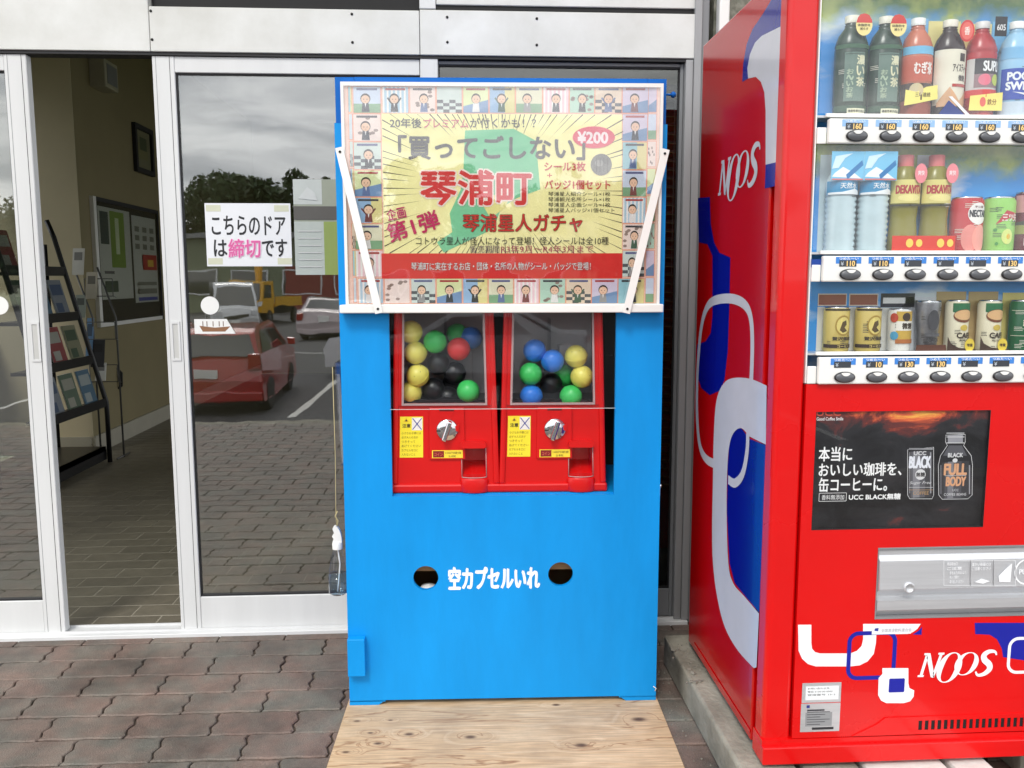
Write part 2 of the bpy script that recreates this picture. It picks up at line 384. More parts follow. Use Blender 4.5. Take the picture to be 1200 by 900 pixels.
def paver_mat():
    m = bpy.data.materials.new('clay_paver'); m.use_nodes = True; t = m.node_tree; b = t.nodes['Principled BSDF']
    g = N(t, 'ShaderNodeNewGeometry'); oi = N(t, 'ShaderNodeObjectInfo'); ad = N(t, 'ShaderNodeMath', operation='ADD'); fr = N(t, 'ShaderNodeMath', operation='FRACT')
    t.links.new(g.outputs['Random Per Island'], ad.inputs[0]); t.links.new(oi.outputs['Random'], ad.inputs[1]); t.links.new(ad.outputs[0], fr.inputs[0])
    r = N(t, 'ShaderNodeValToRGB'); e = r.color_ramp.elements
    e[0].position = 0; e[0].color = lin((134, 116, 106)); e[1].position = 1; e[1].color = lin((128, 120, 110))
    for p, c in ((.25, (136, 121, 110)), (.5, (126, 116, 106)), (.72, (120, 117, 108)), (.86, (132, 110, 100))):
        q = e.new(p); q.color = lin(c)
    t.links.new(fr.outputs[0], r.inputs[0])
    n = N(t, 'ShaderNodeTexNoise'); n.inputs['Scale'].default_value = 3.2; n.inputs['Detail'].default_value = 10; n.inputs['Roughness'].default_value = .72
    n2 = N(t, 'ShaderNodeTexNoise'); n2.inputs['Scale'].default_value = 260; n2.inputs['Detail'].default_value = 3
    tc = N(t, 'ShaderNodeTexCoord'); t.links.new(g.outputs['Position'], n.inputs[0]); t.links.new(g.outputs['Position'], n2.inputs[0])
    mr = N(t, 'ShaderNodeMapRange'); mr.inputs['From Min'].default_value = .36; mr.inputs['From Max'].default_value = .64; mr.inputs['To Min'].default_value = .38; mr.inputs['To Max'].default_value = 1.0
    t.links.new(n.outputs[0], mr.inputs[0])
    mr2 = N(t, 'ShaderNodeMapRange'); mr2.inputs['From Min'].default_value = .3; mr2.inputs['From Max'].default_value = .7; mr2.inputs['To Min'].default_value = .8; mr2.inputs['To Max'].default_value = 1.2
    t.links.new(n2.outputs[0], mr2.inputs[0]); mu = N(t, 'ShaderNodeMath', operation='MULTIPLY'); t.links.new(mr.outputs[0], mu.inputs[0]); t.links.new(mr2.outputs[0], mu.inputs[1])
    n4 = N(t, 'ShaderNodeTexNoise'); n4.inputs['Scale'].default_value = 9; n4.inputs['Detail'].default_value = 6; t.links.new(g.outputs['Position'], n4.inputs[0])
    r4 = N(t, 'ShaderNodeValToRGB'); r4.color_ramp.elements[0].position = .38; r4.color_ramp.elements[0].color = lin((138, 110, 98)); r4.color_ramp.elements[1].position = .62; r4.color_ramp.elements[1].color = lin((120, 120, 110)); t.links.new(n4.outputs[0], r4.inputs[0])
    mh = N(t, 'ShaderNodeMix', data_type='RGBA'); mh.inputs['Factor'].default_value = .5; t.links.new(r.outputs[0], mh.inputs['A']); t.links.new(r4.outputs[0], mh.inputs['B'])
    hs = N(t, 'ShaderNodeHueSaturation'); t.links.new(mh.outputs['Result'], hs.inputs['Color']); t.links.new(mu.outputs[0], hs.inputs['Value']); t.links.new(hs.outputs[0], b.inputs['Base Color'])
    bp = N(t, 'ShaderNodeBump'); bp.inputs['Strength'].default_value = .7; bp.inputs['Distance'].default_value = .004
    t.links.new(n2.outputs[0], bp.inputs['Height']); t.links.new(bp.outputs[0], b.inputs['Normal'])
    mr3 = N(t, 'ShaderNodeMapRange'); mr3.inputs['To Min'].default_value = .38; mr3.inputs['To Max'].default_value = .75; t.links.new(n.outputs[0], mr3.inputs[0]); t.links.new(mr3.outputs[0], b.inputs['Roughness'])
    return m
PAVER = paver_mat()
JOINT = pmat('joint_sand', (92, 80, 70), rough=.95, var=.3, ns=12, bump=.5, bs=90)
TILE = pmat('dark_floor_tile', (112, 106, 92), rough=.4, var=.16, ns=18, bump=.15, bs=120, rnd=.12, rvar=.1)
GROUT = pmat('tile_grout', (150, 144, 128), rough=.8)

def wood_mat():
    m = bpy.data.materials.new('raw_plywood'); m.use_nodes = True; t = m.node_tree; b = t.nodes['Principled BSDF']; b.inputs['Roughness'].default_value = .62
    tc = N(t, 'ShaderNodeTexCoord'); mp = N(t, 'ShaderNodeMapping'); mp.inputs['Scale'].default_value = (1.0, 6.5, 1)
    n = N(t, 'ShaderNodeTexNoise'); n.inputs['Scale'].default_value = 1.6; n.inputs['Detail'].default_value = 5; n.inputs['Distortion'].default_value = .8
    t.links.new(tc.outputs['Object'], mp.inputs[0])
    # knots: soft spots that push the grain aside and darken at their heart
    knots = [(.035, -.09, .007), (.13, -.088, .005), (.082, -.155, .006), (.19, -.165, .009), (.36, -.185, .011), (.11, -.21, .008), (.61, -.015, .008), (.84, -.105, .014), (.66, -.235, .012), (.03, -.25, .007)]
    dist = None
    for (x, y, r_) in knots:
        sb = N(t, 'ShaderNodeVectorMath', operation='SUBTRACT'); sb.inputs[1].default_value = (x, y, .006)
        ms = N(t, 'ShaderNodeVectorMath', operation='MULTIPLY'); ms.inputs[1].default_value = (.55 / r_, 1.0 / r_, 0)
        ln = N(t, 'ShaderNodeVectorMath', operation='LENGTH')
        t.links.new(tc.outputs['Object'], sb.inputs[0]); t.links.new(sb.outputs[0], ms.inputs[0]); t.links.new(ms.outputs[0], ln.inputs[0])
        if dist is None: dist = ln.outputs['Value']
        else:
            mn = N(t, 'ShaderNodeMath', operation='MINIMUM'); t.links.new(dist, mn.inputs[0]); t.links.new(ln.outputs['Value'], mn.inputs[1]); dist = mn.outputs[0]
    mr = N(t, 'ShaderNodeMapRange', interpolation_type='SMOOTHSTEP'); mr.inputs['From Min'].default_value = .6; mr.inputs['From Max'].default_value = 4.5; mr.inputs['To Min'].default_value = .35; mr.inputs['To Max'].default_value = 0
    t.links.new(dist, mr.inputs[0])
    cb = N(t, 'ShaderNodeVectorMath', operation='ADD'); cx = N(t, 'ShaderNodeCombineXYZ'); t.links.new(mr.outputs[0], cx.inputs[1]); t.links.new(mr.outputs[0], cx.inputs[2])
    t.links.new(mp.outputs[0], cb.inputs[0]); t.links.new(cx.outputs[0], cb.inputs[1]); t.links.new(cb.outputs[0], n.inputs['Vector'])
    mu = N(t, 'ShaderNodeMath', operation='MULTIPLY'); mu.inputs[1].default_value = 7.; t.links.new(n.outputs[0], mu.inputs[0])
    fr = N(t, 'ShaderNodeMath', operation='PINGPONG'); fr.inputs[1].default_value = 1.; t.links.new(mu.outputs[0], fr.inputs[0])
    r = N(t, 'ShaderNodeValToRGB'); e = r.color_ramp.elements; e[0].position = 0; e[0].color = lin((158, 118, 82)); e[1].position = 1; e[1].color = lin((216, 188, 152))
    q = e.new(.06); q.color = lin((188, 152, 114)); q = e.new(.14); q.color = lin((208, 178, 140)); q = e.new(.6); q.color = lin((200, 168, 130))
    t.links.new(fr.outputs[0], r.inputs[0])
    n2 = N(t, 'ShaderNodeTexNoise'); n2.inputs['Scale'].default_value = 3; n2.inputs['Detail'].default_value = 7
    mp2 = N(t, 'ShaderNodeMapping'); mp2.inputs['Scale'].default_value = (3, 60, 1); t.links.new(tc.outputs['Object'], mp2.inputs[0]); t.links.new(mp2.outputs[0], n2.inputs[0])
    mr2 = N(t, 'ShaderNodeMapRange'); mr2.inputs['From Min'].default_value = .3; mr2.inputs['From Max'].default_value = .7; mr2.inputs['To Min'].default_value = .72; mr2.inputs['To Max'].default_value = 1.2; t.links.new(n2.outputs[0], mr2.inputs[0])
    hs = N(t, 'ShaderNodeHueSaturation'); t.links.new(r.outputs[0], hs.inputs['Color']); t.links.new(mr2.outputs[0], hs.inputs['Value'])
    mk = N(t, 'ShaderNodeMapRange', interpolation_type='SMOOTHSTEP'); mk.inputs['From Min'].default_value = .25; mk.inputs['From Max'].default_value = 1.2; mk.inputs['To Min'].default_value = 1; mk.inputs['To Max'].default_value = 0
    t.links.new(dist, mk.inputs[0])
    mix = N(t, 'ShaderNodeMix', data_type='RGBA'); mix.inputs['B'].default_value = lin((84, 56, 36)); t.links.new(mk.outputs[0], mix.inputs['Factor']); t.links.new(hs.outputs[0], mix.inputs['A'])
    n5 = N(t, 'ShaderNodeTexNoise'); n5.inputs['Scale'].default_value = 4.5; n5.inputs['Detail'].default_value = 9; n5.inputs['Roughness'].default_value = .7; t.links.new(tc.outputs['Object'], n5.inputs[0])
    m5 = N(t, 'ShaderNodeMapRange'); m5.inputs['From Min'].default_value = .42; m5.inputs['From Max'].default_value = .66; m5.inputs['To Min'].default_value = 0; m5.inputs['To Max'].default_value = .4; t.links.new(n5.outputs[0], m5.inputs[0])
    mz = N(t, 'ShaderNodeMix', data_type='RGBA'); mz.inputs['B'].default_value = lin((150, 128, 102)); t.links.new(m5.outputs[0], mz.inputs['Factor']); t.links.new(mix.outputs['Result'], mz.inputs['A'])
    t.links.new(mz.outputs['Result'], b.inputs['Base Color'])
    bp = N(t, 'ShaderNodeBump'); bp.inputs['Strength'].default_value = .2; bp.inputs['Distance'].default_value = .002; t.links.new(n2.outputs[0], bp.inputs['Height']); t.links.new(bp.outputs[0], b.inputs['Normal'])
    return m
PLY = wood_mat()

# ================================================================== THE SETTING
tag(MB().add([(-900, -900, -.84), (900, -900, -.84), (900, 900, -.84), (-900, 900, -.84)], [(0, 1, 2, 3)], pmat('far_ground', (88, 96, 70), rough=.95, ns=.05, var=.25)).build('ground'), kind='structure')
tag(MB().add([(-60, -70, -.82), (40, -70, -.82), (40, -3.9, -.82), (-60, -3.9, -.82)], [(0, 1, 2, 3)], ASPH).build('parking_lot'), kind='structure')
lines = MB()
for k in range(7):
    x = -9.8 + k * 2.5; lines.add([(x, -14.2, -.816), (x + .12, -14.2, -.816), (x + .12, -9.2, -.816), (x, -9.2, -.816)], [(0, 1, 2, 3)], pmat('road_paint', (205, 205, 200), rough=.7, var=.15, ns=20))
lines.add([(-12, -21, -.816), (9, -21, -.816), (9, -20.85, -.816), (-12, -20.85, -.816)], [(0, 1, 2, 3)], _m['road_paint'])
tag(lines.build('parking_lines'), kind='structure')
pav = tag(MB().box(-9, 9, -3.9, .61, -.83, -.010, JOINT).box(-9, 9, -4.05, -3.9, -.83, .0, CONC).build('pavement'), kind='structure')

PL, PW = .2325, .1262
def paver_mesh(seed, nl=12, ns_=8, low=False):
    rg = random.Random(seed); a, b_ = .0016, .0052; ring = []
    J = 0 if low else .0011
    for i in range(nl): ring.append((-PL / 2 + PL * i / nl, -PW / 2 + a * math.sin(4 * math.pi * i / nl)))
    for k in range(ns_): ring.append((PL / 2 + b_ * math.sin(4 * math.pi * k / ns_), -PW / 2 + PW * k / ns_))
    for i in range(nl, 0, -1): ring.append((-PL / 2 + PL * i / nl, PW / 2 + a * math.sin(4 * math.pi * i / nl)))
    for k in range(ns_, 0, -1): ring.append((-PL / 2 + b_ * math.sin(4 * math.pi * k / ns_), -PW / 2 + PW * k / ns_))
    n = len(ring); ring = [(x + rg.uniform(-J, J), y + rg.uniform(-J, J)) for x, y in ring]
    r0 = [(x * .976, y * .956) for x, y in ring]; r1 = [(x * (.950 + rg.uniform(-.008, .006)), y * (.895 + rg.uniform(-.025, .018))) for x, y in ring]
    vs = [(x, y, -.012) for x, y in r0] + [(x, y, -.0030) for x, y in r0] + [(x, y, 0) for x, y in r1]
    fs = [tuple(range(2 * n, 3 * n))] + [(i, (i + 1) % n, n + (i + 1) % n, n + i) for i in range(n)] + [(n + i, n + (i + 1) % n, 2 * n + (i + 1) % n, 2 * n + i) for i in range(n)]
    if low: fs = fs[:1] + fs[1 + n:]
    return vs, fs
pmes = []
for k in range(7):
    pvs, pfs = paver_mesh(k); mb = MB(); mb.add(pvs, pfs, PAVER); pmes.append(mb.mesh('paver'))
far = MB(); lvs, lfs = paver_mesh(99, nl=6, ns_=4, low=True)
for j in range(35):
    y = .447 - j * PW
    for i in range(-38, 39):
        x = -.262 + PL / 2 + i * PL + (0 if j % 2 else PL / 2)
        if y > -.95 and -1.75 < x < 1.95:
            place('paver', random.choice(pmes), pav, (x, y, random.uniform(-.0018, .0006)), (random.uniform(-.008, .008), random.uniform(-.006, .006), random.uniform(-.008, .008)))
        else:
            far.add([(v[0] + x, v[1] + y, v[2]) for v in lvs], lfs, PAVER)
tag(far.build('pavers_beyond', pav), kind='stuff')
for i in range(-8, 9):
    w_ = .2325; MB().box(-w_ / 2 + .002, w_ / 2 - .002, -.020, .020, -.02, -.001, PAVER, bev=.002, seg=1).build('edge_paver', pav, loc=(.05 + i * w_, .533, 0))

# threshold strip of half pavers against the sill
# ---- building shell
YW = .582
bld = Root('shopfront', (0, YW, 0), 0, 'white aluminium glazed shopfront with sliding doors behind the blue cabinet', 'shopfront')
# local y = world y - YW ; the wall face is y=0
m = MB(); m.box(-9, -2.25, 0, .16, -.01, 3.3, PEB); m.box(1.215, 9, .03, .19, -.01, 3.3, PEB); m.box(-2.25, 1.215, .06, .2, 2.62, 3.3, PEB); m.build('outer_wall', bld)
m = MB(); m.box(-3.35, 3.35, .2, 9.0, 3.301, 3.449, pmat('eave_soffit', (190, 188, 180), rough=.7)).box(-9.2, 9.2, -.55, .199, 3.3, 3.45, _m['eave_soffit']); m.build('roof', bld)
# header panels
def hd(x0, x1, z0, z1, y0=-.012): return MB().box(x0, x1, y0, .05, z0, z1, ALU2, bev=.002, seg=1)
hd(-2.25, -.6755, 2.008, 2.30).build('header_panel', bld)
hd(-.6735, .2070, 2.008, 2.150).build('header_panel', bld)
hd(.2090, 1.1600, 2.008, 2.153).build('header_panel', bld)
MB().box(-.672, .205, .02, .06, 2.152, 2.62, BLACK).build('transom_recess', bld)
MB().box(.208, .262, -.01, .05, 2.157, 2.62, ALU, bev=.002, seg=1).build('transom_post', bld)
MB().box(.264, 1.155, -.006, .05, 2.172, 2.3, ALU2, bev=.002, seg=1).box(.262, 1.16, .0, .045, 2.157, 2.172, BLACK).build('transom_panel', bld)
MB().box(.264, 1.155, -.004, .05, 2.303, 2.62, ALU2, bev=.002, seg=1).build('transom_panel', bld)
MB().box(-2.25, -.674, -.004, .05, 2.303, 2.62, ALU2, bev=.002, seg=1).build('transom_panel', bld)
MB().box(-2.25, 1.16, -.022, -.0122, 2.118, 2.124, ALUG).build('header_rib', bld) if 0 else None
sm = MB().lathe([(.0045, 0), (.0045, -.002), (.002, -.003)], BLACK, seg=8, axis='y').mesh('screw')
for x, z in ((-.667, 2.135), (-.667, 2.045), (-.675 + .66, 2.135), (-.675 + .66, 2.045), (.30, 2.13), (.30, 2.05), (.60, 2.13), (.60, 2.045), (1.145, 2.14), (1.145, 2.05), (-.9, 2.285), (-1.2, 2.285)):
    place('screw', sm, bld, (x, -.012, z))
MB().box(-2.25, 1.16, -.006, .05, 1.998, 2.006, DKFRAME).build('header_shadow_gap', bld)  # solid dark strip painted in for the shade under the header
# sill and rails
MB().box(-2.25, 1.16, -.030, .075, -.006, .012, ALU, bev=.002, seg=1).box(-2.25, 1.16, -.004, .0, .012, .019, ALU).box(-2.25, 1.16, .05, .054, .012, .019, ALU).build('sill', bld)
def handle(parent, x, z0=.0):
    h = MB(); h.gridpanel(x - .0155, x + .0155, .985, 1.12, -.0035, -.0005, ALU, holes=[(x - .009, x + .009, .993, 1.112)])
    h.box(x - .009, x + .009, -.0012, -.0006, .993, 1.112, pmat('pull_recess', (190, 190, 186), rough=.5)); return h.build('handle', parent)
def door(name, x0, x1, label, st=.072, left=True, right=True, y=.0, mat=ALU, zt=1.997, rail=.118, toprail=.052, handles=(), gl=None):
    g = Root('x', (0, 0, 0)); d = g.o; d.name = name; d.parent = bld.o; d.location = (0, y, 0)
    if label: d['label'] = label
    def st_(a, b):
        mm = MB(); mm.box(a, b, 0, .034, .016, zt, mat, bev=.002, seg=1)
        mm.box(a + (b - a) * .78, a + (b - a) * .8, -.0008, .002, .017, zt - .001, DKFRAME); mm.box(a + (b - a) * .16, a + (b - a) * .175, -.0008, .002, .017, zt - .001, ALUG)
        mm.build('stile', d)
    if left: st_(x0, x0 + st)
    if right: st_(x1 - st, x1)
    a = x0 + (st if left else 0); b = x1 - (st if right else 0)
    mm = MB(); mm.box(a, b, .002, .032, .016, .016 + rail, mat, bev=.002, seg=1); mm.build('bottom_rail', d)
    if toprail: MB().box(a, b, .002, .032, zt - toprail, zt, mat, bev=.002, seg=1).build('top_rail', d)
    zt2 = zt - toprail
    MB().gridpanel(a, b, .016 + rail, zt2, .008, .026, DKFRAME, holes=[(a + .004, b - .004, .022 + rail, zt2 - .005)]).build('glazing_gasket', d)
    MB().box(a + .002, b - .002, .015, .018, .018 + rail, zt2 - .002, gl or DOORGL).build('glass_pane', d)
    for x in handles: handle(d, x)
    return d
door('sliding_door', -2.05, -1.080, 'left glass leaf, slid open', handles=(-1.112,))
door('sliding_door', -.676, .205, 'closed glass leaf with the paper notice', right=False, handles=(-.643,))
MB().box(.207, .267, -.004, .06, .013, 2.0, ALU, bev=.003, seg=1).build('mullion', bld)
door('fixed_window', .268, 1.111, None, st=.012, left=False, y=.012, mat=ALUG, toprail=.012, rail=.105, gl=glassmat('window_glass', (.86, .88, .86), .07, rough=.02))  # grey frame colour stands in for the shade beside the cabinet
SHADEALU = pmat('shade_grey_aluminium', (164, 165, 166), rough=.4, ns=5, stretch=(1, 1, .1), c2=(132, 132, 132))  # aluminium darkened: shade between cabinet and vending machine put into the colour
MB().box(1.1115, 1.137, -.012, .07, .013, 2.004, SHADEALU, bev=.002, seg=1).box(1.138, 1.163, -.018, .07, .013, 2.62, SHADEALU, bev=.002, seg=1).build('mullion', bld)
MB().box(1.165, 1.192, .0, .06, -.005, 3.2, ALUG, bev=.003, seg=1).build('side_jamb', bld)
MB().box(-2.25, -2.052, -.004, .06, .013, 2.0, ALU, bev=.003, seg=1).build('mullion', bld)
dp = Root('downpipe', (1.235, YW + .0, 0), 0, 'white plastic downpipe beside the door frame, above the vending machine', 'downpipe')
MB().box(-.018, .018, -.03, .012, .0, 3.28, WHITEP, bev=.006, seg=2).build('pipe', dp)
MB().box(-.026, .026, -.034, .014, 2.6, 2.63, WHITEP, bev=.002, seg=1).build('bracket', dp)

# ---- interior
tag(MB().box(-2.9, 3.0, YW + .06, 9.2, -.05, -.0010, GROUT).build('interior_floor'), kind='structure')
ifl = bpy.data.objects['interior_floor']
TL, TW = .2325, .1085
tme = MB().box(-TL / 2 + .002, TL / 2 - .002, -TW / 2 + .002, TW / 2 - .002, -.006, 0, TILE, bev=.0012, seg=1).mesh('floor_tile')
far = MB()
for j in range(78):
    y = .702 + j * TW
    if y > 9.1: break
    for i in range(25):
        x = -2.78 + i * TL + (TL / 2 if j % 2 else 0)
        if x > 2.9: break
        if y < 2.7 and -2.5 < x < .95: place('floor_tile', tme, ifl, (x, y, random.uniform(-.0005, .0005)))
        else: far.box(x - TL / 2 + .002, x + TL / 2 - .002, y - TW / 2 + .002, y + TW / 2 - .002, -.006, 0, TILE)
tag(far.build('tiles_beyond', ifl), kind='stuff')
tag(MB().box(-3.0, -2.40, 4.55, 9.2, 0, 3.3, WALL2).build('interior_wall'), kind='structure')
tag(MB().box(-3.0, -2.36, 3.85, 4.55, 0, 3.3, WALLM).build('interior_pillar'), kind='structure')
bpy.data.objects.remove(bpy.data.objects['interior_pillar']); bpy.data.objects.remove(bpy.data.objects['interior_wall'])
iw = MB(); iw.prism([(-2.352, 3.85), (-2.40, 9.2), (-3.2, 9.2), (-3.2, 3.85)], 'z', 0, 3.3, WALL2); iw.box(-3.2, -2.3525, 3.842, 3.8498, 0, 3.3, WALLM)
iw.box(-3.2, -3.0, YW + .2, 3.84, 0, .9, WALLM); iw.box(-3.2, -3.0, YW + .2, 3.84, 2.7, 3.3, WALLM); iw.box(-3.2, -3.0, YW + .2, 1.1, .9, 2.7, WALLM); iw.box(-3.2, 3.2, 9.2, 9.4, 0, 3.3, WALL2); iw.box(3.0, 3.2, YW + .2, 9.2, 0, .3, WALL2); iw.box(3.0, 3.2, YW + .2, 9.2, 3.1, 3.3, WALL2); iw.box(3.0, 3.2, 4.9, 5.1, .3, 3.1, WALL2)  # unseen openings left in both side walls, added to let daylight in
iwo = tag(iw.build('interior_wall'), kind='structure')
MB().prism([(-2.3515, 3.84), (-2.335, 3.84), (-2.383, 9.19), (-2.3995, 9.19)], 'z', 0, .13, pmat('skirting', (170, 166, 150), rough=.6)).box(-2.99, -2.36, 3.826, 3.841, 0, .13, _m['skirting']).build('skirting_board', iwo)
tag(MB().box(-3.2, 3.2, YW + .2, 9.4, 3.3, 3.36, CEIL).build('interior_ceiling'), kind='structure')
# things on the left inside wall
XW = -2.36
def wallthing(name, loc, label, cat): return Root(name, loc, R(.5), label, cat)
ba = hit(103, 226, 'x', XW); bb = hit(187, 374, 'x', XW)
nb = Root('notice_board', (XW + .004, ba[1], bb[2]), R(.5), 'glazed notice board with two posters on the wall inside the open doorway', 'notice board')
bw, bh = bb[1] - ba[1], ba[2] - bb[2] - .02
bw = 1.36; 
a = MB(); a.box(0, .03, 0, .05, 0, bh, WHITEP); a.box(0, .03, bw - .03, bw, 0, bh, DKFRAME); a.box(0, .03, .05, bw - .03, 0, .03, WHITEP); a.box(0, .03, .05, bw - .03, bh - .03, bh, DKFRAME); a.build('frame', nb)
MB().box(.0, .012, .05, bw - .03, .03, bh - .03, pmat('dark_board_felt', (46, 44, 36), rough=.9)).build('back_board', nb)
def board_poster(y0, y1, z0, z1, spec, name='poster'):
    A = Art(nb, 'x', .013, step=.0006); A.rect(y0, z0, y1, z1, (190, 192, 180))
    for r_ in spec: A.rect(y0 + (y1 - y0) * r_[0], z0 + (z1 - z0) * r_[1], y0 + (y1 - y0) * r_[2], z0 + (z1 - z0) * r_[3], r_[4])
    return A.build(name, nb)
board_poster(.1, .72, .2, bh - .06, [(.35, .35, .8, .97, (120, 150, 50)), (.05, .6, .3, .95, (40, 60, 56)), (.5, .5, .62, .9, (200, 210, 170)), (.1, .08, .5, .2, (60, 80, 60)), (.1, .28, .4, .31, (90, 90, 90))])
board_poster(.76, 1.31, .16, bh - .08, [(.1 + .3 * i, .62 + .1 * j, .28 + .3 * i, .68 + .1 * j, (110, 110, 100)) for i in range(3) for j in range(3)] + [(.35, .38, .95, .56, (176, 40, 30)), (.55, .42, .8, .5, (220, 180, 60)), (.1, .1, .9, .16, (120, 120, 110)), (.1, .2, .9, .24, (120, 120, 110)), (.1, .02, .9, .06, (60, 70, 150))])
MB().box(.026, .028, .05, bw - .03, .03, bh - .03, VMGL).build('glass', nb)
pa = hit(153, 128, 'x', XW); pb = hit(177, 207, 'x', XW)
pf = Root('picture_frame', (XW + .0, pa[1], pb[2]), R(.5), 'black framed picture high on the wall above the notice board', 'picture frame')
ph = pa[2] - pb[2] - .1; MB().gridpanel(0, .42, 0, ph, -.03, 0, DKFRAME, holes=[(.04, .38, .04, ph - .04)]).build('frame', pf, rot=(0, 0, R(90)))
A = Art(pf, 'x', .008, step=.0006); A.rect(.03, .03, .39, ph - .03, (120, 118, 90)); A.rect(.1, .12, .32, ph - .14, (120, 118, 80)); A.rect(.14, .3, .3, ph - .2, (70, 78, 50)); A.build('picture', pf)
la = hit(101, 66, 'x', XW); lb = hit(121, 100, 'x', XW)
wb = Root('wall_speaker', (XW, la[1] + .02, lb[2] - .06), R(.5), 'small cream box speaker high on the wall just inside the doorway', 'speaker')
MB().box(0, .12, 0, .24, 0, .2, pmat('cream_plastic', (176, 172, 150), rough=.5), bev=.01).build('case', wb)
MB().box(.121, .123, .03, .21, .03, .17, ALUG).build('grille', wb)
sw = Root('wall_lever', (XW, 4.35, .42), R(.5), 'small dark pull lever low on the inside wall below the notice board', 'lever')
MB().tube([(.0, 0, 0), (.03, 0, .02), (.035, 0, .12), (0, 0, .16)], .01, DKFRAME).build('lever', sw)

# brochure rack along the left inside wall, seen end on
rk = Root('brochure_rack', (-2.25, 2.80, 0), 0, 'black leaning brochure rack full of leaflets inside the open doorway', 'rack')
BKM = pmat('black_steel', (20, 20, 22), rough=.38)
for yy in (0, .77):
    MB().tube([(.12, yy, 0), (.12, yy, .42), (-.16, yy, 1.55), (-.20, yy, 1.66)], .017, BKM).tube([(-.22, yy, 0), (-.22, yy, 1.5)], .012, BKM).build('side_rail', rk)
shl = []
for k, z in enumerate((.40, .70, 1.0, 1.3)):
    x = .12 - (z - .42) * .25 if z > .42 else .12
    MB().box(x - .16, x + .0, .0, .77, z - .01, z + .01, BKM).box(x - .006, x + .004, 0, .77, z, z + .05, BKM).build('shelf', rk)
    shl.append((x, z))
MB().box(-.22, .1, 0, .77, .08, .11, BKM).box(.08, .1, 0, .77, .02, .11, BKM).build('base_shelf', rk)
covers = [((120, 128, 136), (60, 80, 110)), ((170, 150, 96), (120, 60, 50)), ((84, 104, 84), (150, 150, 136)), ((140, 60, 60), (160, 160, 150)), ((70, 104, 126), (150, 160, 160)), ((128, 128, 100), (60, 80, 56))]
for k, (x, z) in enumerate(shl):
    for i in range(3 if k < 3 else 1):
        c1, c2 = covers[(i * 2 + k) % 6]
        b_ = Root('brochure', (-2.25 + x - .02, 2.80 + .03 + i * .24, z + .012), 0,
                  '%s brochure in row %s of the black rack, %s from its near end' % (['blue grey', 'yellow', 'green', 'red', 'light blue', 'pale olive'][(i * 2 + k) % 6], ['one', 'two', 'three', 'four'][k], ['first', 'second', 'third', 'fourth', 'fifth'][i]), 'brochure', 'brochures in the black rack')
        mm = MB(); T = .25; h_ = .25
        q = lambda y, h, o: (-T * h + o, y, h)
        for (y0, y1, h0, h1, o, c) in ((0, .19, 0, h_, .0, c1), (.02, .17, .15, .22, .001, c2), (.03, .12, .04, .1, .001, c2)):
            mm.add([q(y0, h0, o), q(y1, h0, o), q(y1, h1, o), q(y0, h1, o)], [(0, 1, 2, 3)], ink(c))
        mm.add([q(0, 0, -.006), q(.19, 0, -.006), q(.19, h_, -.006), q(0, h_, -.006)], [(3, 2, 1, 0)], ink((230, 230, 225)))
        mm.build('cover', b_)
# wire leaflet stand near the pillar
ws = Root('wire_leaflet_stand', (-2.20, 3.74, 0), 0, 'chrome wire leaflet stand between the black rack and the inside wall', 'stand')
WIRE = pmat('dull_wire', (96, 96, 94), rough=.4, metal=.5)
for xx in (-.06, .10): MB().tube([(xx, 0, 0), (xx, 0, 1.0), (xx - .12, .03, 1.35)], .007, WIRE).tube([(xx, -.12, .01), (xx, .1, .01)], .007, WIRE).build('upright', ws)
for z in (.55, .85, 1.15): MB().tube([(-.08, -.05, z), (.11, -.05, z)], .003, WIRE).tube([(-.08, -.05, z + .12), (.11, -.05, z + .12)], .003, WIRE).tube([(-.08, 0, z - .01), (-.08, -.05, z), (-.08, -.05, z + .12)], .003, WIRE).tube([(.11, 0, z - .01), (.11, -.05, z), (.11, -.05, z + .12)], .003, WIRE).build('wire_pocket', ws)
for n_, (px, py, qx, qy, c, lb_) in enumerate(((82, 290, 98, 322, (205, 205, 196), 'white booklet at the top of the wire stand'), (97, 372, 108, 420, (110, 150, 190), 'light blue leaflet in the middle pocket of the wire stand'), (104, 398, 122, 430, (40, 40, 44), 'black folded leaflet on the right of the wire stand'), (86, 345, 100, 372, (150, 160, 150), 'grey green card in the upper pocket of the wire stand'), (110, 425, 124, 446, (226, 226, 220), 'crumpled white paper at the side of the wire stand'), (98, 318, 113, 350, (196, 190, 170), 'cream pamphlet behind the upper pocket of the wire stand'))):
    a = hit(px, py, 'y', 3.70 - .01 * n_); b = hit(qx, qy, 'y', 3.70 - .01 * n_)
    lf = Root('leaflet', (a[0], a[1], b[2]), R(-4), lb_, 'leaflet')
    w_, h_ = b[0] - a[0], a[2] - b[2]
    MB().box(0, w_, 0, .006, 0, h_, ink(c)).box(w_ * .15, w_ * .85, -.0008, 0, h_ * .55, h_ * .85, ink(tuple(int(v * .6) for v in c))).build('cover', lf, rot=(R(-12), 0, 0))

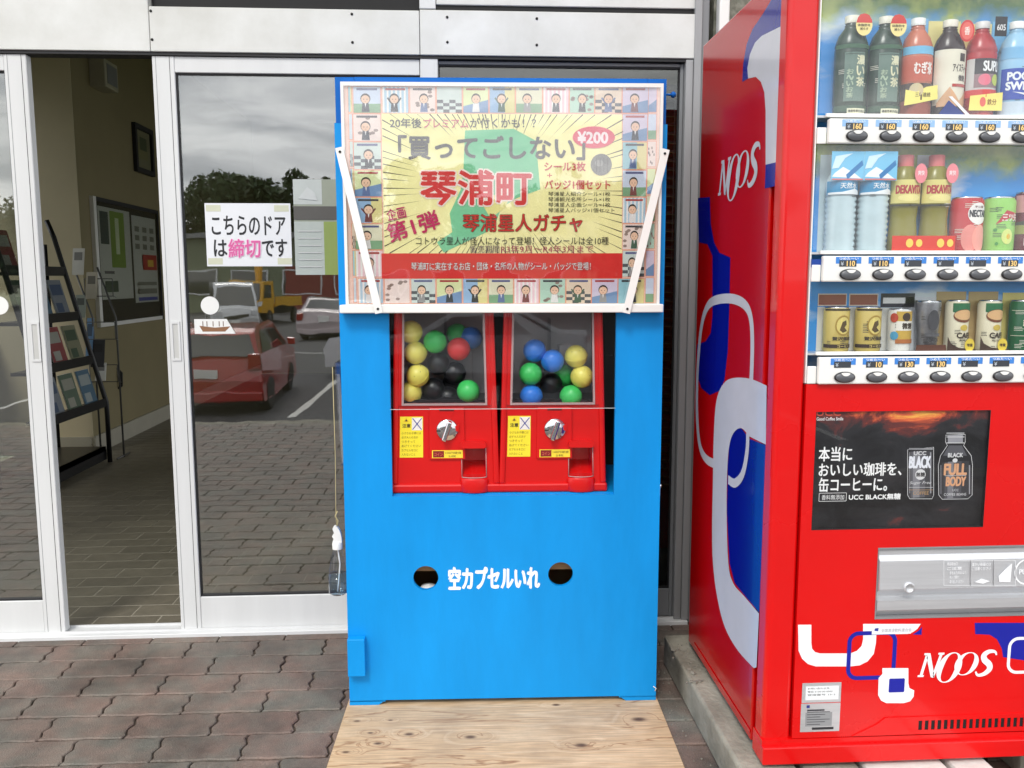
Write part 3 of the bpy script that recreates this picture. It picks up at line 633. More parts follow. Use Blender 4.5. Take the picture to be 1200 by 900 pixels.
# blind behind the fixed window, beside the cabinet
bl = Root('slatted_blind', (.80, YW + .085, .50), 0, 'black slatted blind behind the narrow window between blue cabinet and vending machine', 'blind')
SLM = pmat('blind_slat', (30, 30, 20), rough=.45, var=.5, ns=3, c2=(74, 72, 34), stretch=(1, 1, .6))
slm = MB().box(0, .31, 0, .028, 0, .0022, SLM, rot=(Matrix.Rotation(R(-38), 3, 'X'), (0, 0, 0))).mesh('slat')
for k in range(44): place('slat', slm, bl, (0, 0, .02 + k * .031), (0, R(4), 0))
MB().box(-.01, .32, -.01, .04, 1.39, 1.42, BLACK).build('head_rail', bl)
MB().tube([(.30, 0, .0), (.30, 0, 1.4)], .0015, DKFRAME, seg=5).build('cord', bl)
pt = Root('partition', (.62, YW + .16, 0), 0, 'black partition standing inside behind the narrow window', 'partition')
MB().box(0, .56, 0, .03, .0, 1.96, BLACK).build('panel', pt); MB().box(.0, .56, -.004, .0, .0, .05, DKFRAME).build('foot', pt)

# ---- notices and stickers on the glass
def on_glass(name, px0, py0, px1, py1, label, cat, y=.0035):
    a = hit(px0, py0, 'y', YW + y + .010); b = hit(px1, py1, 'y', YW + y + .010)
    r_ = Root(name, (a[0], YW + y + .010, b[2]), 0, label, cat); return r_, b[0] - a[0], a[2] - b[2]
PAPER = pmat('paper', (226, 228, 230), rough=.6, var=.02)
r_, w_, h_ = on_glass('door_notice', 239.5, 238, 342.5, 312, 'white paper notice taped to the closed glass door', 'notice')
MB().box(0, w_, 0, .0006, 0, h_, PAPER).build('sheet', r_)
A = Art(r_); A.text('こちらのドア', w_ * .075, h_ * .50, w_ * .935, h_ * .80, (32, 34, 38), bold=.018)
A.text('は', w_ * .09, h_ * .16, w_ * .24, h_ * .42, (32, 34, 38), bold=.018); A.text('です', w_ * .655, h_ * .155, w_ * .945, h_ * .43, (32, 34, 38), bold=.018)
A.text('締切', w_ * .262, h_ * .145, w_ * .632, h_ * .43, (214, 96, 156), bold=.02, outline=.03, ocol=(240, 196, 220)); A.build('lettering', r_)
tp = pmat('yellowed_tape', (206, 208, 184), rough=.3)
for (x, z) in ((.015, .87), (.81, .87), (.015, .03), (.83, .03)): A = Art(r_); A.rect(w_ * x, h_ * z, w_ * (x + .17), h_ * (z + .10), tp, layer=0); A.build('tape', r_)
r_, w_, h_ = on_glass('boat_sticker', 227.5, 374, 276, 391, 'white sticker with a drawing of a brown boat, below the round sticker', 'sticker')
A = Art(r_); A.poly([(0, 0), (w_, 0), (w_ * .8, h_), (0, h_)], (232, 232, 228)); A.poly([(w_ * .12, h_ * .55), (w_ * .2, h_ * .15), (w_ * .75, h_ * .15), (w_ * .88, h_ * .5), (w_ * .5, h_ * .42)], (140, 100, 70))
for x in (.2, .3, .45, .6, .7): A.rect(w_ * x, h_ * .5, w_ * (x + .02), h_ * .85, (110, 80, 60), layer=1)
A.build('print', r_)
for px, lbl in ((246, 'round white sticker on the closed glass door under the paper notice'), (-1, 'round white sticker on the left sliding door at the photo edge')):
    a = hit(px, 358, 'y', YW + .013); r_ = Root('round_sticker', (a[0], a[1], a[2] - .032), 0, lbl, 'sticker', 'round white stickers on the glass')
    MB().lathe([(.031, 0), (.031, -.0006)], WHITEP, seg=32, axis='y', c=(0, 0, .032)).build('disc', r_)
# paper sheets hung inside the door beside the cabinet
r_, w_, h_ = on_glass('green_white_poster', 343, 210, 402, 322, 'white and green poster on the closed glass door, left of the blue cabinet', 'poster')
A = Art(r_); A.rect(0, 0, w_, h_, (150, 156, 140)); A.rect(0, h_ * .74, w_ * .6, h_, (186, 192, 188)); A.rect(0, 0, w_ * .62, h_ * .56, (176, 184, 178)); A.rect(w_ * .62, 0, w_, h_ * .56, (138, 156, 84)); A.rect(0, h_ * .58, w_, h_ * .72, (86, 84, 80))
A.poly([(w_ * .1, h_ * .8), (w_ * .3, h_ * .92), (w_ * .45, h_ * .86), (w_ * .5, h_ * .78)], (196, 200, 198))
for k in range(6): A.rect(w_ * .08, h_ * (.08 + k * .075), w_ * .56, h_ * (.09 + k * .075), (200, 202, 200), layer=7)
A.build('print', r_)

# ================================================================== PLYWOOD AND BLUE CABINET
pw = Root('plywood_sheet', (0, 0, 0), -.03, 'bare knotty plywood sheet lying on the pavers under the blue cabinet', 'plywood')
MB().box(-.008, .916, -.95, .44, .0012, .012, PLY, bev=.001, seg=1).build('board', pw)

cab = Root('capsule_machine_cabinet', (0, 0, .0125), -.0252, 'bright blue painted plywood cabinet holding two red capsule machines, with a sign board on top', 'cabinet')
Wd, PH = .91, 1.671
ox0, ox1 = .1375, .776
h1 = hit(455, 582, 'y', 0, cab); h2 = hit(719, 368, 'y', 0, cab)
oz0, oz1 = h1[2], h2[2] + .05
c1 = hit(499, 677.5, 'y', 0, cab); c2 = hit(657, 673, 'y', 0, cab)
fp = MB(); fp.gridpanel(0, Wd, .014, PH, 0, .015, BLUE, holes=[(ox0, ox1, oz0, oz1), (.105, .80, .010, .0145)], circles=[(c1[0], c1[2], .0365), (c2[0], c2[2], .0365)])
fp.prism([(0, 0), (.085, 0), (.105, .014), (0, .014)], 'y', 0, .015, BLUE); fp.prism([(.82, 0), (Wd, 0), (Wd, .014), (.80, .014)], 'y', 0, .015, BLUE)
fp.build('front_panel', cab)
MB().box(.002, .014, .0155, .40, .0, 1.79, BLUE2).build('side_panel', cab); MB().box(Wd - .014, Wd - .002, .0155, .40, .0, 1.79, BLUE2).build('side_panel', cab)
MB().box(.0145, Wd - .0145, .0155, .40, 1.776, 1.792, BLUE2).build('top_panel', cab)
MB().box(.004, .055, .003, .0153, PH + .001, 1.792, BLUE2).box(Wd - .055, Wd - .004, .003, .0153, PH + .001, 1.792, BLUE2).box(.056, Wd - .056, .003, .0153, 1.765, 1.7925, BLUE2).build('top_rail', cab)
MB().box(.0145, Wd - .0145, .388, .3995, .0, 1.775, pmat('bare_board', (60, 50, 40), rough=.8)).build('back_panel', cab)
MB().box(.0145, Wd - .0145, .0155, .387, oz0 - .012, oz0 + .002, BLUE).build('shelf', cab)
MB().box(.0145, Wd - .0145, .0155, .387, .02, .032, BLUE2).build('bottom_panel', cab)
# block at lower left
a = hit(407, 750, 'y', -.03, cab); b = hit(428, 793, 'y', -.03, cab)
MB().box(a[0] - .001, b[0], -.03, -.0005, b[2], a[2], BLUE, bev=.0015, seg=1).build('corner_block', cab)
# lettering
A = Art(cab); f1 = A.conv(526, 665); f2 = A.conv(632, 689); A.text('空カプセルいれ', f1[0], f2[1], f2[0], f1[1], (240, 243, 246), bold=.045); A.build('lettering', cab)
# drop box inside
bx = Root('cardboard_box', cab.world((.06, .13, .033)), -.0252, 'open brown cardboard box inside the cabinet, seen through the round holes', 'box')
CB = pmat('cardboard', (176, 136, 92), rough=.8, var=.08, ns=12)
MB().box(0, .78, 0, .004, 0, .20, CB).box(0, .78, .24, .244, 0, .42, CB).box(0, .004, .0045, .2395, 0, .20, CB).box(.776, .78, .0045, .2395, 0, .20, CB).build('walls', bx)
MB().box(.0045, .7755, .0045, .2395, 0, .004, CB).build('base', bx)
MB().box(0, .74, 0, .004, 0, .13, CB).build('flap', bx, loc=(.02, -.085, c1[2] - .033 + .006))
cp = Root('empty_capsule', cab.world((c1[0] + .004, .05, c1[2] - .036 - .065)), 0, 'white empty capsule just visible at the bottom of the left round hole', 'capsule')
MB().lathe([(.001, 0), (.02, .004), (.031, .018), (.0325, .0315), (.0335, .0315), (.0335, .0335), (.0325, .0335), (.031, .047), (.02, .061), (.001, .065)], WHITEP).build('shell', cp)
bk2 = Root('capsule_carton', cab.world((c1[0] - .08, .02, .0325)), -.0252, 'dark carton inside the cabinet carrying the white capsule behind the left hole', 'box')
MB().box(0, .16, .0, .06, 0, c1[2] - .0325 - .1012, DKFRAME).build('carton', bk2)

# ---- sign board with poster
SY = -.026
sg = Root('sign_board', cab.world((0, 0, 0)), -.0252, 'white framed poster board standing on the ledge at the top of the cabinet', 'sign board')
tl = hit(403, 96, 'y', SY, sg); br = hit(771, 357, 'y', SY, sg)
sx0, sx1, sz0, sz1 = .0235, .8915, br[2], tl[2]
MB().box(sx0, sx1, SY + .004, -.001, sz0, sz1, WHITEP).build('backing_board', sg)
fr_ = MB(); fr_.gridpanel(sx0, sx1, sz0, sz1, SY - .004, SY + .0035, WHITEP, holes=[(sx0 + .008, sx1 - .008, sz0 + .004, sz1 - .010)]); fr_.build('frame', sg)
# the poster is printed first as panels, then lettering
P = Art(sg, 'y', SY + .0035, step=-.0002)
ptl = P.conv(408, 101); ptr = P.conv(771, 101)
CREAM = (250, 246, 178); ORG = (236, 150, 112)
P.rect(sx0 + .008, sz0 + .004, sx1 - .008, sz1 - .010, (240, 206, 190))
P.rect(447, 133, 729, 297, CREAM, px=True)
cc = P.conv(588, 222)
a0 = P.conv(447, 133); b0 = P.conv(729, 297)
random.seed(3)
for k in range(96):
    q = 2 * math.pi * (k + random.uniform(-.35, .35)) / 96; c_, s_ = math.cos(q), math.sin(q)
    tmx = min(((b0[0] if c_ > 0 else a0[0]) - cc[0]) / c_ if abs(c_) > 1e-6 else 9, ((a0[1] if s_ > 0 else b0[1]) - cc[1]) / s_ if abs(s_) > 1e-6 else 9)
    r0_ = tmx * random.uniform(.62, .86); w0 = random.uniform(.0006, .0017)
    nx, nz_ = -s_, c_
    P.poly([(cc[0] + c_ * r0_, cc[1] + s_ * r0_), (cc[0] + c_ * tmx * .995 + nx * w0, cc[1] + s_ * tmx * .995 + nz_ * w0), (cc[0] + c_ * tmx * .995 - nx * w0, cc[1] + s_ * tmx * .995 - nz_ * w0)], (58, 52, 44), layer=2)
P.L = 3
P.poly([(545, 153), (602, 151), (628, 165), (633, 222), (606, 232), (588, 243), (578, 268), (562, 276), (545, 284), (520, 296), (512, 284), (530, 272), (527, 250), (540, 222), (543, 200)], (128, 208, 160), px=True)
P.poly([(560, 231), (600, 226), (592, 243), (575, 256)], (236, 232, 150), px=True)
P.rect(447, 297, 729, 326, (216, 40, 34), px=True)
P.L = 6
P.text('20年後', 457, 138.5, 494, 150, (92, 92, 92), px=True, bold=.012, layer=6); P.text('プレミアム', 496, 139, 549, 150, (214, 110, 130), px=True, bold=.012, layer=6); P.text('が付くかも！？', 551, 138.5, 628, 150, (84, 84, 84), px=True, bold=.012, layer=6)
P.text('「買ってごしない」', 467, 159, 685, 187, (104, 102, 100), px=True, bold=.03, layer=6)
e1 = P.conv(671, 148); e2 = P.conv(720.5, 174); P.poly(ell((e1[0] + e2[0]) / 2, (e1[1] + e2[1]) / 2, (e2[0] - e1[0]) / 2, (e1[1] - e2[1]) / 2), (226, 92, 112), layer=6)
P.text('¥200', 677, 154.5, 712, 168, (250, 240, 240), px=True, bold=.04, layer=7)
P.text('シール3枚', 638, 190, 686, 200.5, (208, 84, 76), px=True, bold=.03, layer=6); P.text('+', 641, 203, 647, 208, (208, 84, 76), px=True, layer=6)
P.text('バッジ1個セット', 638.5, 211, 715, 222, (208, 84, 76), px=True, bold=.03, layer=6)
for k, s_ in enumerate(('琴浦星人紹介シール×1枚', '琴浦観光名所シール×1枚', '琴浦星人企画シール×1枚', '琴浦星人バッジ×1個セット')):
    P.text(s_, 642.5, 224.6 + 6.4 * k, 715 if k < 3 else 720, 230 + 6.4 * k, (44, 40, 38), px=True, bold=.0, layer=6)
dsk = P.conv(704.5, 193); P.poly(ell(dsk[0], dsk[1], .029, .029), (128, 128, 124), layer=6); P.poly(ell(dsk[0] - .006, dsk[1] + .004, .012, .009), (160, 160, 156), layer=7)
for dx in (-.014, -.004, .006, .016): P.rect(dsk[0] + dx, dsk[1] - .02, dsk[0] + dx + .002, dsk[1] + .018, (104, 104, 100), layer=8)
P.L = 8; P.text('琴浦町', 493, 200, 622, 240, (214, 52, 52), px=True, bold=.03, outline=.04, ocol=(250, 236, 226))
P.text('琴浦星人ガチャ', 542.5, 251, 682, 271.5, (202, 44, 34), px=True, bold=.014, outline=.022, ocol=(60, 30, 24))
P.text('企画', 453, 243.5, 475.5, 257, (196, 40, 110), px=True, bold=.015, rot=R(12), layer=12)
P.text('第1弾', 453, 254, 515, 276, (196, 40, 96), px=True, bold=.024, rot=R(17), layer=12)
P.text('コトウラ星人が怪人になって登場！怪人シールは全10種', 487.5, 277.5, 713, 287, (36, 32, 30), px=True, bold=.0, layer=12)
P.text('販売期間', 551, 287.5, 585, 296.3, (110, 88, 100), px=True, bold=.0, layer=12); P.text('R3年9月〜R4年3月まで', 587, 287.5, 695, 296.3, (168, 70, 96), px=True, bold=.0, layer=12)
P.text('琴浦町に実在するお店・団体・名所の人物がシール・バッジで登場！', 482, 307.5, 692, 316.5, (250, 246, 244), px=True, bold=.0, outline=.03, ocol=(70, 20, 20), layer=12)
P.build('poster', sg)
# little printed portrait cards round the poster
SK = (238, 200, 170); HR = (44, 36, 32)
BGS = [(206, 220, 238), (176, 208, 226), (238, 222, 214), (206, 220, 214), (222, 232, 176), (150, 186, 220), (226, 226, 196), (240, 206, 214), (180, 216, 196), (232, 214, 190), (214, 206, 226), (150, 200, 210)]
SUITS = [(50, 54, 64), (40, 40, 44), (96, 116, 160), (120, 60, 60), (230, 230, 228), (70, 100, 80), (150, 150, 150)]
def card(px0, py0, px1, py1, k, figure=True):
    C = Art(sg, 'y', SY + .0032, step=-.00012); a = C.conv(px0 + .8, py0 + .8); b = C.conv(px1 - .8, py1 - .8)
    x0, z1, x1, z0 = a[0], a[1], b[0], b[1]; w, h = x1 - x0, z1 - z0; rg = random.Random(k * 7 + 1)
    m_ = .0015
    C.rect(x0 - m_, z0 - m_, x1 + m_, z1 + m_, ORG); C.rect(x0, z0, x1, z1, BGS[k % len(BGS)])
    st_ = k % 6
    if st_ == 0: C.rect(x0, z0, x1, z0 + h * .35, (126, 170, 130))
    elif st_ == 1:
        for i in range(6): C.rect(x0 + w * i / 6, z0, x0 + w * (i + .45) / 6, z1, (240, 240, 236), layer=2)
    elif st_ == 2:
        for i in range(9): C.poly(ell(x0 + w * rg.uniform(.1, .9), z0 + h * rg.uniform(.1, .9), w * .09, h * .06, 8), (150, 130, 120), layer=2)
    elif st_ == 3:
        for i in range(4):
            for j in range(4):
                if (i + j) % 2: C.rect(x0 + w * i / 4, z0 + h * j / 8, x0 + w * (i + 1) / 4, z0 + h * (j + 1) / 8, (80, 84, 90), layer=2)
    elif st_ == 4: C.poly([(x0, z0), (x1, z0), (x1, z0 + h * .5), (x0, z0 + h * .25)], (116, 150, 190), layer=2)
    else: C.rect(x0 + w * .6, z0, x1, z1, (226, 218, 150))
    if not figure: return C.build('portrait_card', sg)
    C.rect(x0 + w * .12, z1 - h * .13, x1 - w * .12, z1 - h * .05, [(90, 96, 140), (170, 60, 60), (60, 60, 66)][k % 3], layer=3)
    cx = x0 + w * rg.uniform(.42, .58); s_ = h * .30
    suit = SUITS[k % len(SUITS)]
    top = z0 + h * .36
    C.poly([(cx - w * .15, z0 + h * .03), (cx + w * .15, z0 + h * .03), (cx + w * .11, top + h * .03), (cx - w * .11, top + h * .03)], suit, layer=4)
    C.poly([(cx - w * .035, top + h * .03), (cx + w * .035, top + h * .03), (cx, z0 + h * .2)], (240, 240, 238), layer=5)
    if k % 4 == 1:
        for sg_ in (-1, 1): C.stroke([(cx + sg_ * w * .1, top), (cx + sg_ * w * .26, top + h * .22)], w * .06, suit, layer=4)
    C.poly(ell(cx, top + h * .19, w * .185, h * .20, 14), HR, layer=5)
    C.poly(ell(cx, top + h * .16, w * .16, h * .16, 14), SK, layer=6)
    for sg_ in (-1, 1): C.poly(ell(cx + sg_ * w * .06, top + h * .16, w * .018, h * .02, 6), HR, layer=7)
    C.rect(cx - w * .03, top + h * .075, cx + w * .03, top + h * .087, (160, 70, 60), layer=7)
    return C.build('portrait_card', sg)
tb = [413, 447, 479.5, 511, 542, 573, 604, 636, 667, 697, 729, 760]
k = 0
for i in range(11): card(tb[i], 101, tb[i + 1], 133, k, i != 3); k += 1
yb = [133, 166, 199, 231, 262, 293, 325]
for i in range(6): card(413 + i * .6, yb[i], 447.2 + i * .5, yb[i + 1], k + 3); k += 1
for i in range(6): card(729, yb[i], 759 - i * .7, yb[i + 1], k + 5); k += 1
bb_ = [419, 450, 481, 511, 542, 572, 602, 632, 663, 693, 724, 755]
for i in range(11): card(bb_[i], 326, bb_[i + 1], 356, k + 2, i != 1); k += 1
for i in range(8):
    y0 = 101 + i * 32; xo = i * .5
    card(759.5 - xo, y0, 770 - xo, min(y0 + 31, 355), k, False); k += 1
    card(407 + i * .9, y0, 413.2 + i * .8, min(y0 + 31, 355), k, False); k += 1
MB().box(sx0 + .008, sx1 - .008, SY - .006, SY - .0045, sz0 + .002, sz1 - .010, SHEET).build('clear_cover', sg)
# ledge and straps
la_ = hit(398, 357, 'y', -.04, cab); lb_ = hit(777, 366, 'y', -.04, cab)
MB().box(la_[0], lb_[0], -.045, -.001, lb_[2], la_[2] - .001, WHITEP, bev=.002, seg=1).build('ledge', cab)
def strap(p0, p1, w0=.0105):
    a = np.array(p0); b = np.array(p1); d = (b - a) / np.linalg.norm(b - a); n = np.cross(d, (0, 1, 0)); n /= np.linalg.norm(n); t = np.cross(n, d); m_ = MB(); vs = []
    for q, e in ((a - d * .012, 0), (b + d * .012, 0)):
        for sn in (-1, 1):
            for st_ in (0, 1): vs.append(q + n * sn * w0 + t * (.003 * (st_ - .5)))
    m_.add(vs, [(0, 1, 3, 2), (4, 6, 7, 5), (0, 4, 5, 1), (2, 3, 7, 6), (0, 2, 6, 4), (1, 5, 7, 3)], WHITEP)
    for q in (a, b): m_.lathe([(.0035, 0), (.0035, -.0035)], BLACK, seg=10, axis='y', c=tuple(q))
    return m_.build('strap', cab)
s1 = hit(398.5, 178, 'y', -.038, cab); s2 = hit(443, 362, 'y', -.050, cab); strap(s1, s2)
s1 = hit(779, 180, 'y', -.038, cab); s2 = hit(735, 362, 'y', -.050, cab); strap(s1, s2)
# clear rain flap in front of the machines
fa = hit(455, 367, 'y', -.012, cab); fb = hit(721, 478, 'y', -.012, cab)
MB().box(fa[0], fb[0], -.012, -.0105, fb[2], fa[2], CLEAR).build('clear_flap', cab)
MB().box(fa[0], fb[0], -.0126, -.0098, fb[2] - .0012, fb[2], pmat('acrylic_edge', (200, 206, 206), rough=.2)).build('flap_edge', cab)
# small latch and hook on the right side
a = hit(785, 111, 'y', .02, cab); MB().tube([(a[0] - .012, .02, a[2]), (a[0] + .01, .02, a[2])], .003, BLUE2).lathe([(.007, 0), (.009, .006), (.005, .012)], BLUE2, seg=12, axis='x', c=(a[0] + .004, .02, a[2])).build('coat_hook', cab)
a = hit(771, 574, 'y', .02, cab); MB().box(a[0] - .006, a[0] + .006, .012, .03, a[2] - .018, a[2] + .018, pmat('pale_blue_plastic', (150, 200, 232), rough=.4), bev=.003).lathe([(.005, 0), (.006, .008)], CHROME, seg=10, axis='x', c=(a[0], .02, a[2] + .012)).build('side_latch', cab)
a = hit(767, 806, 'y', .0, cab); MB().tube([(a[0] - .004, -.003, a[2] + .006), (a[0] + .004, -.004, a[2]), (a[0] + .001, -.003, a[2] - .008)], .0015, WHITEP, seg=6).build('cup_hook', cab)
# clear leaflet pocket on the left side
a = hit(392, 426, 'y', .03, cab); b = hit(404, 546, 'y', .03, cab)
dh = Root('clear_document_holder', cab.world((a[0], .03, b[2])), -.0252, 'clear plastic document holder on the left side of the blue cabinet', 'holder')
hh = a[2] - b[2]; MB().prism([(0, hh), (.003, hh + .004), (.03, hh + .004), (.03, hh), (.005, hh), (.014, 0), (.012, 0)], 'y', 0, .12, glassmat('holder_plastic', (.95, .96, .98), .06)).build('pocket', dh)
MB().box(.016, .022, .01, .10, .003, hh - .04, PAPER).build('paper_sheet', dh)
# hanging spray bottle
bt = hit(397, 695, 'y', .05, cab)
sb = Root('spray_bottle', cab.world((bt[0], .05, bt[2])), 0, 'clear spray bottle of bluish liquid hanging on a cord left of the cabinet', 'bottle')
PB = glassmat('bottle_plastic', (.97, .98, .99), .05)
sc_ = .95
MB().lathe([(.001, 0), (.024, 0), (.0285, .004), (.029, .055), (.026, .075), (.017, .115), (.012, .135), (.012, .14)], PB, seg=24, cap=False).build('bottle_body', sb)
MB().lathe([(.001, .0015), (.0235, .0015), (.0275, .005), (.0275, .06), (.001, .06)], glassmat('blue_tint_liquid', (.78, .9, .99), .03), seg=24, cap=False).build('liquid', sb)
MB().lathe([(.015, .136), (.0155, .152), (.012, .158)], WHITEP, seg=20).build('screw_cap', sb)
MB().prism(spline([(-.012, .155), (.012, .155), (.014, .165), (.011, .185), (.004, .200), (-.006, .206), (-.012, .198), (-.008, .185), (-.014, .176), (-.010, .168)], 4), 'y', -.008, .008, WHITEP).build('trigger_head', sb)
MB().tube([(0, 0, .14), (.006, 0, .09), (0, 0, .03), (-.003, 0, .006)], .0022, WHITEP, seg=6).build('dip_tube', sb)
ct = hit(396, 430, 'y', .05, cab)[2] - bt[2]
MB().tube([(0, 0, .2), (-.002, 0, .235), (.001, 0, ct * .6), (0, 0, ct)], .0012, pmat('twine', (190, 176, 130), rough=.9), seg=5).tube([(0, .0, .205), (.004, 0, .22), (-.004, 0, .235), (.003, 0, .25)], .0022, _m['twine'], seg=5).build('cord', sb)

# ================================================================== CAPSULE MACHINES
MW, MH, WZ0, WZ1 = .295, .545, .262, .525
def machine(xc, label):
    r = Root('capsule_machine', cab.world((xc, .035, oz0 + .0025)), -.0252, label, 'capsule machine', 'red capsule machines in the blue cabinet')
    h = MW / 2
    def tap(o):
        for v in o.data.vertices: v.co.x *= 1.045 - .11 * v.co.z / MH
        return o
    ch = (.048, .112, .052, .135)          # chute opening
    b = MB(); b.gridpanel(-h, h, .0, .255, 0, .004, REDPL, holes=[ch]); b.box(-h, -h + .004, .004, .27, 0, .255, REDPL); b.box(h - .004, h, .004, .27, 0, .255, REDPL)
    b.box(-h, h, .27, .274, 0, .255, REDPL); b.box(-h + .004, h - .004, .004, .27, .251, .255, REDPL)
    b.box(ch[0] - .004, ch[1] + .004, .06, .064, ch[2] - .01, ch[3] + .01, REDPL); b.box(ch[0] - .004, ch[0], .004, .06, ch[2], ch[3], REDPL); b.box(ch[1], ch[1] + .004, .004, .06, ch[2], ch[3], REDPL)
    b.add([(ch[0], .003, ch[2]), (ch[1], .003, ch[2]), (ch[1], .06, ch[2] + .03), (ch[0], .06, ch[2] + .03)], [(0, 1, 2, 3)], REDPL)
    (b.build('lower_body', r))
    (MB().box(-h - .006, h + .006, -.010, .05, -.0, .026, REDPL, bev=.006).build('base_skirt', r))
    (MB().box(-h - .003, -h + .014, -.008, .03, .024, MH, REDPL, bev=.006).build('corner_post', r)); (MB().box(h - .014, h + .003, -.008, .03, .024, MH, REDPL, bev=.006).build('corner_post', r))
    u = MB(); wx0, wx1 = -h + .028, h - .030
    u.gridpanel(-h + .012, h - .012, .256, MH, -.004, .006, REDPL, holes=[(wx0, wx1, WZ0, WZ1)]); u.box(-h + .002, -h + .008, .03, .272, .256, MH, glassmat('smoked_side', (.75, .75, .75), .04)); u.box(h - .008, h - .002, .03, .272, .256, MH, _m['smoked_side'])
    u.box(-h, h, .0065, .274, MH, MH + .012, REDPL)
    u.build('hopper_frame', r)
    GR = pmat('grey_plastic', (186, 182, 184), rough=.4)
    MB().box(-h + .010, h - .010, .172, .176, .258, MH - .002, GR).build('hopper_back', r)
    DK = pmat('charcoal_plastic', (38, 38, 42), rough=.3)
    MB().box(-h + .01, h - .01, .03, .214, .256, .268, DK).lathe([(.085, .268), (.07, .275), (.03, .30), (.012, .335), (.001, .34)], DK, seg=24, c=(0.01, .12, 0)).build('dispensing_wheel', r)
    mm = MB(); mm.box(-.004, .0, .085, .21, .3, .50, CLEAR); mm.box(.03, .08, .15, .2, .28, .42, GR, bev=.006); mm.box(-.02, .01, .10, .14, .33, .345, GR, bev=.004); mm.build('divider', r)
    w = MB(); w.box(wx0 - .004, wx1 + .004, -.0068, -.0045, WZ0 - .004, WZ1 + .004, CLEAR)
    w.build('window', r)
    e = MB(); EM = pmat('window_rim', (176, 150, 150), rough=.15, spec=.8); e.gridpanel(wx0 - .005, wx1 + .005, WZ0 - .005, WZ1 + .005, -.009, -.0042, EM, holes=[(wx0 + .001, wx1 - .001, WZ0 + .001, WZ1 - .001)]); e.build('window_rim', r)
    # coin plate and crank
    px0, px1 = -.046, .056
    MB().box(px0, px1, -.007, -.0005, .098, .250, REDPL, bev=.003).build('coin_plate', r)
    MB().box(-.016, .026, -.0078, -.0072, .240, .246, pmat('slot_dark', (110, 6, 8), rough=.5)).prism([(-.016, .2395), (.026, .2395), (.012, .205), (.002, .205)], 'y', -.0092, -.0072, REDPL).build('coin_slot', r)
    kn = MB(); kx, kz = .006, .186
    kn.lathe([(.031, -.007), (.031, -.011), (.029, -.0135), (.012, -.016)], CHROME, seg=32, axis='y', c=(kx, 0, kz)); kno = kn.build('crank_dial', r)
    kb = MB(); kb.box(kx - .007, kx + .007, -.036, -.013, kz - .031, kz + .029, CHROME, bev=.004, rot=(Matrix.Rotation(R(18), 3, 'Y'), (kx, -.02, kz))); kb.build('crank_grip', r)
    MB().prism([(kx + .008, kz + .004), (kx + .0335, kz + .016), (kx + .0335, kz - .006)], 'y', -.0142, -.0105, REDPL).box(kx - .03, kx + .0, -.0150, -.013, kz - .004, kz, DK).build('dial_notch', r)
    # stickers
    A = Art(r, 'y', -.0005); sx = -h + .018
    A.rect(sx, .104, sx + .066, .224, (238, 220, 50)); A.rect(sx + .034, .184, sx + .064, .221, (236, 232, 226)); A.stroke([(sx + .036, .186), (sx + .062, .219)], .0022, (50, 60, 150)); A.stroke([(sx + .036, .219), (sx + .062, .186)], .0022, (50, 60, 150))
    A.poly([(sx + .01, .209), (sx + .026, .209), (sx + .018, .221)], (230, 190, 40), layer=1); A.poly([(sx + .014, .2105), (sx + .022, .2105), (sx + .018, .217)], (60, 60, 40), layer=2)
    A.text('注意', sx + .007, .192, sx + .03, .203, (70, 60, 30), bold=.03, layer=1)
    for i, s_ in enumerate(('小さなお子様には', '必ず大人の方が', 'つきそって', 'あげてください', 'カプセルを口に', '入れないこと')): A.text(s_, sx + .005, .172 - i * .0125, sx + .06 - (i % 3) * .008, .1795 - i * .0125, (110, 96, 30), layer=1)
    A.build('warning_sticker', r)
    A = Art(r, 'y', -.0072); A.rect(-.038, .103, .049, .126, (238, 214, 60)); A.rect(-.035, .105, -.004, .124, (130, 20, 26)); A.text('コイン', -.031, .109, -.008, .1195, (230, 120, 90), layer=3); A.text('100円硬貨', .0, .115, .045, .122, (120, 104, 40), layer=3); A.text('2枚', .008, .1055, .03, .112, (120, 104, 40), layer=3); A.build('price_label', r)
    # chute hood, tray and clear cover
    cx = .08
    MB().prism(rrect(cx - .036, .133, cx + .036, .152, .008), 'y', -.020, -.0005, REDPL).build('chute_hood', r)
    MB().lathe([(.037, .002), (.039, .005), (.039, .040), (.037, .043), (.030, .043), (.028, .030), (.001, .030)], REDPL, seg=28, c=(cx, -.004, 0), cap=False, flat=.5).build('chute_tray', r)
    cv = MB(); prof = [(cx + .0345 * math.sin(q), -.003 - .016 * math.cos(q)) for q in [R(a) for a in range(-90, 91, 12)]]
    vs = [(x, y, .044) for x, y in prof] + [(x, y * .55, .132) for x, y in prof]; n = len(prof); cv.add(vs, [(i, i + 1, n + i + 1, n + i) for i in range(n - 1)], CLEAR, True); cv.build('chute_cover', r)
    rim = MB(); rim.tube([(x, y, .046) for x, y in prof], .0013, EM, seg=6); rim.tube([(prof[0][0], prof[0][1], .046), (prof[0][0], prof[0][1] * .55, .131)], .0013, EM, seg=6); rim.tube([(prof[-1][0], prof[-1][1], .046), (prof[-1][0], prof[-1][1] * .55, .131)], .0013, EM, seg=6); rim.build('cover_rim', r)
    for o_ in COL.objects:
        if o_.parent == r.o and o_.type == 'MESH': tap(o_)
    return r
m1 = machine(.2895, 'left red capsule machine, yellow capsules stacked along its left side')
m2 = machine(.6005, 'right red capsule machine, holding a cluster of blue, green and yellow capsules')
CAPC = {'yellow': (238, 228, 110), 'green': (70, 206, 104), 'red': (224, 54, 56), 'blue': (48, 126, 226), 'black': (26, 26, 30)}
cm = {}
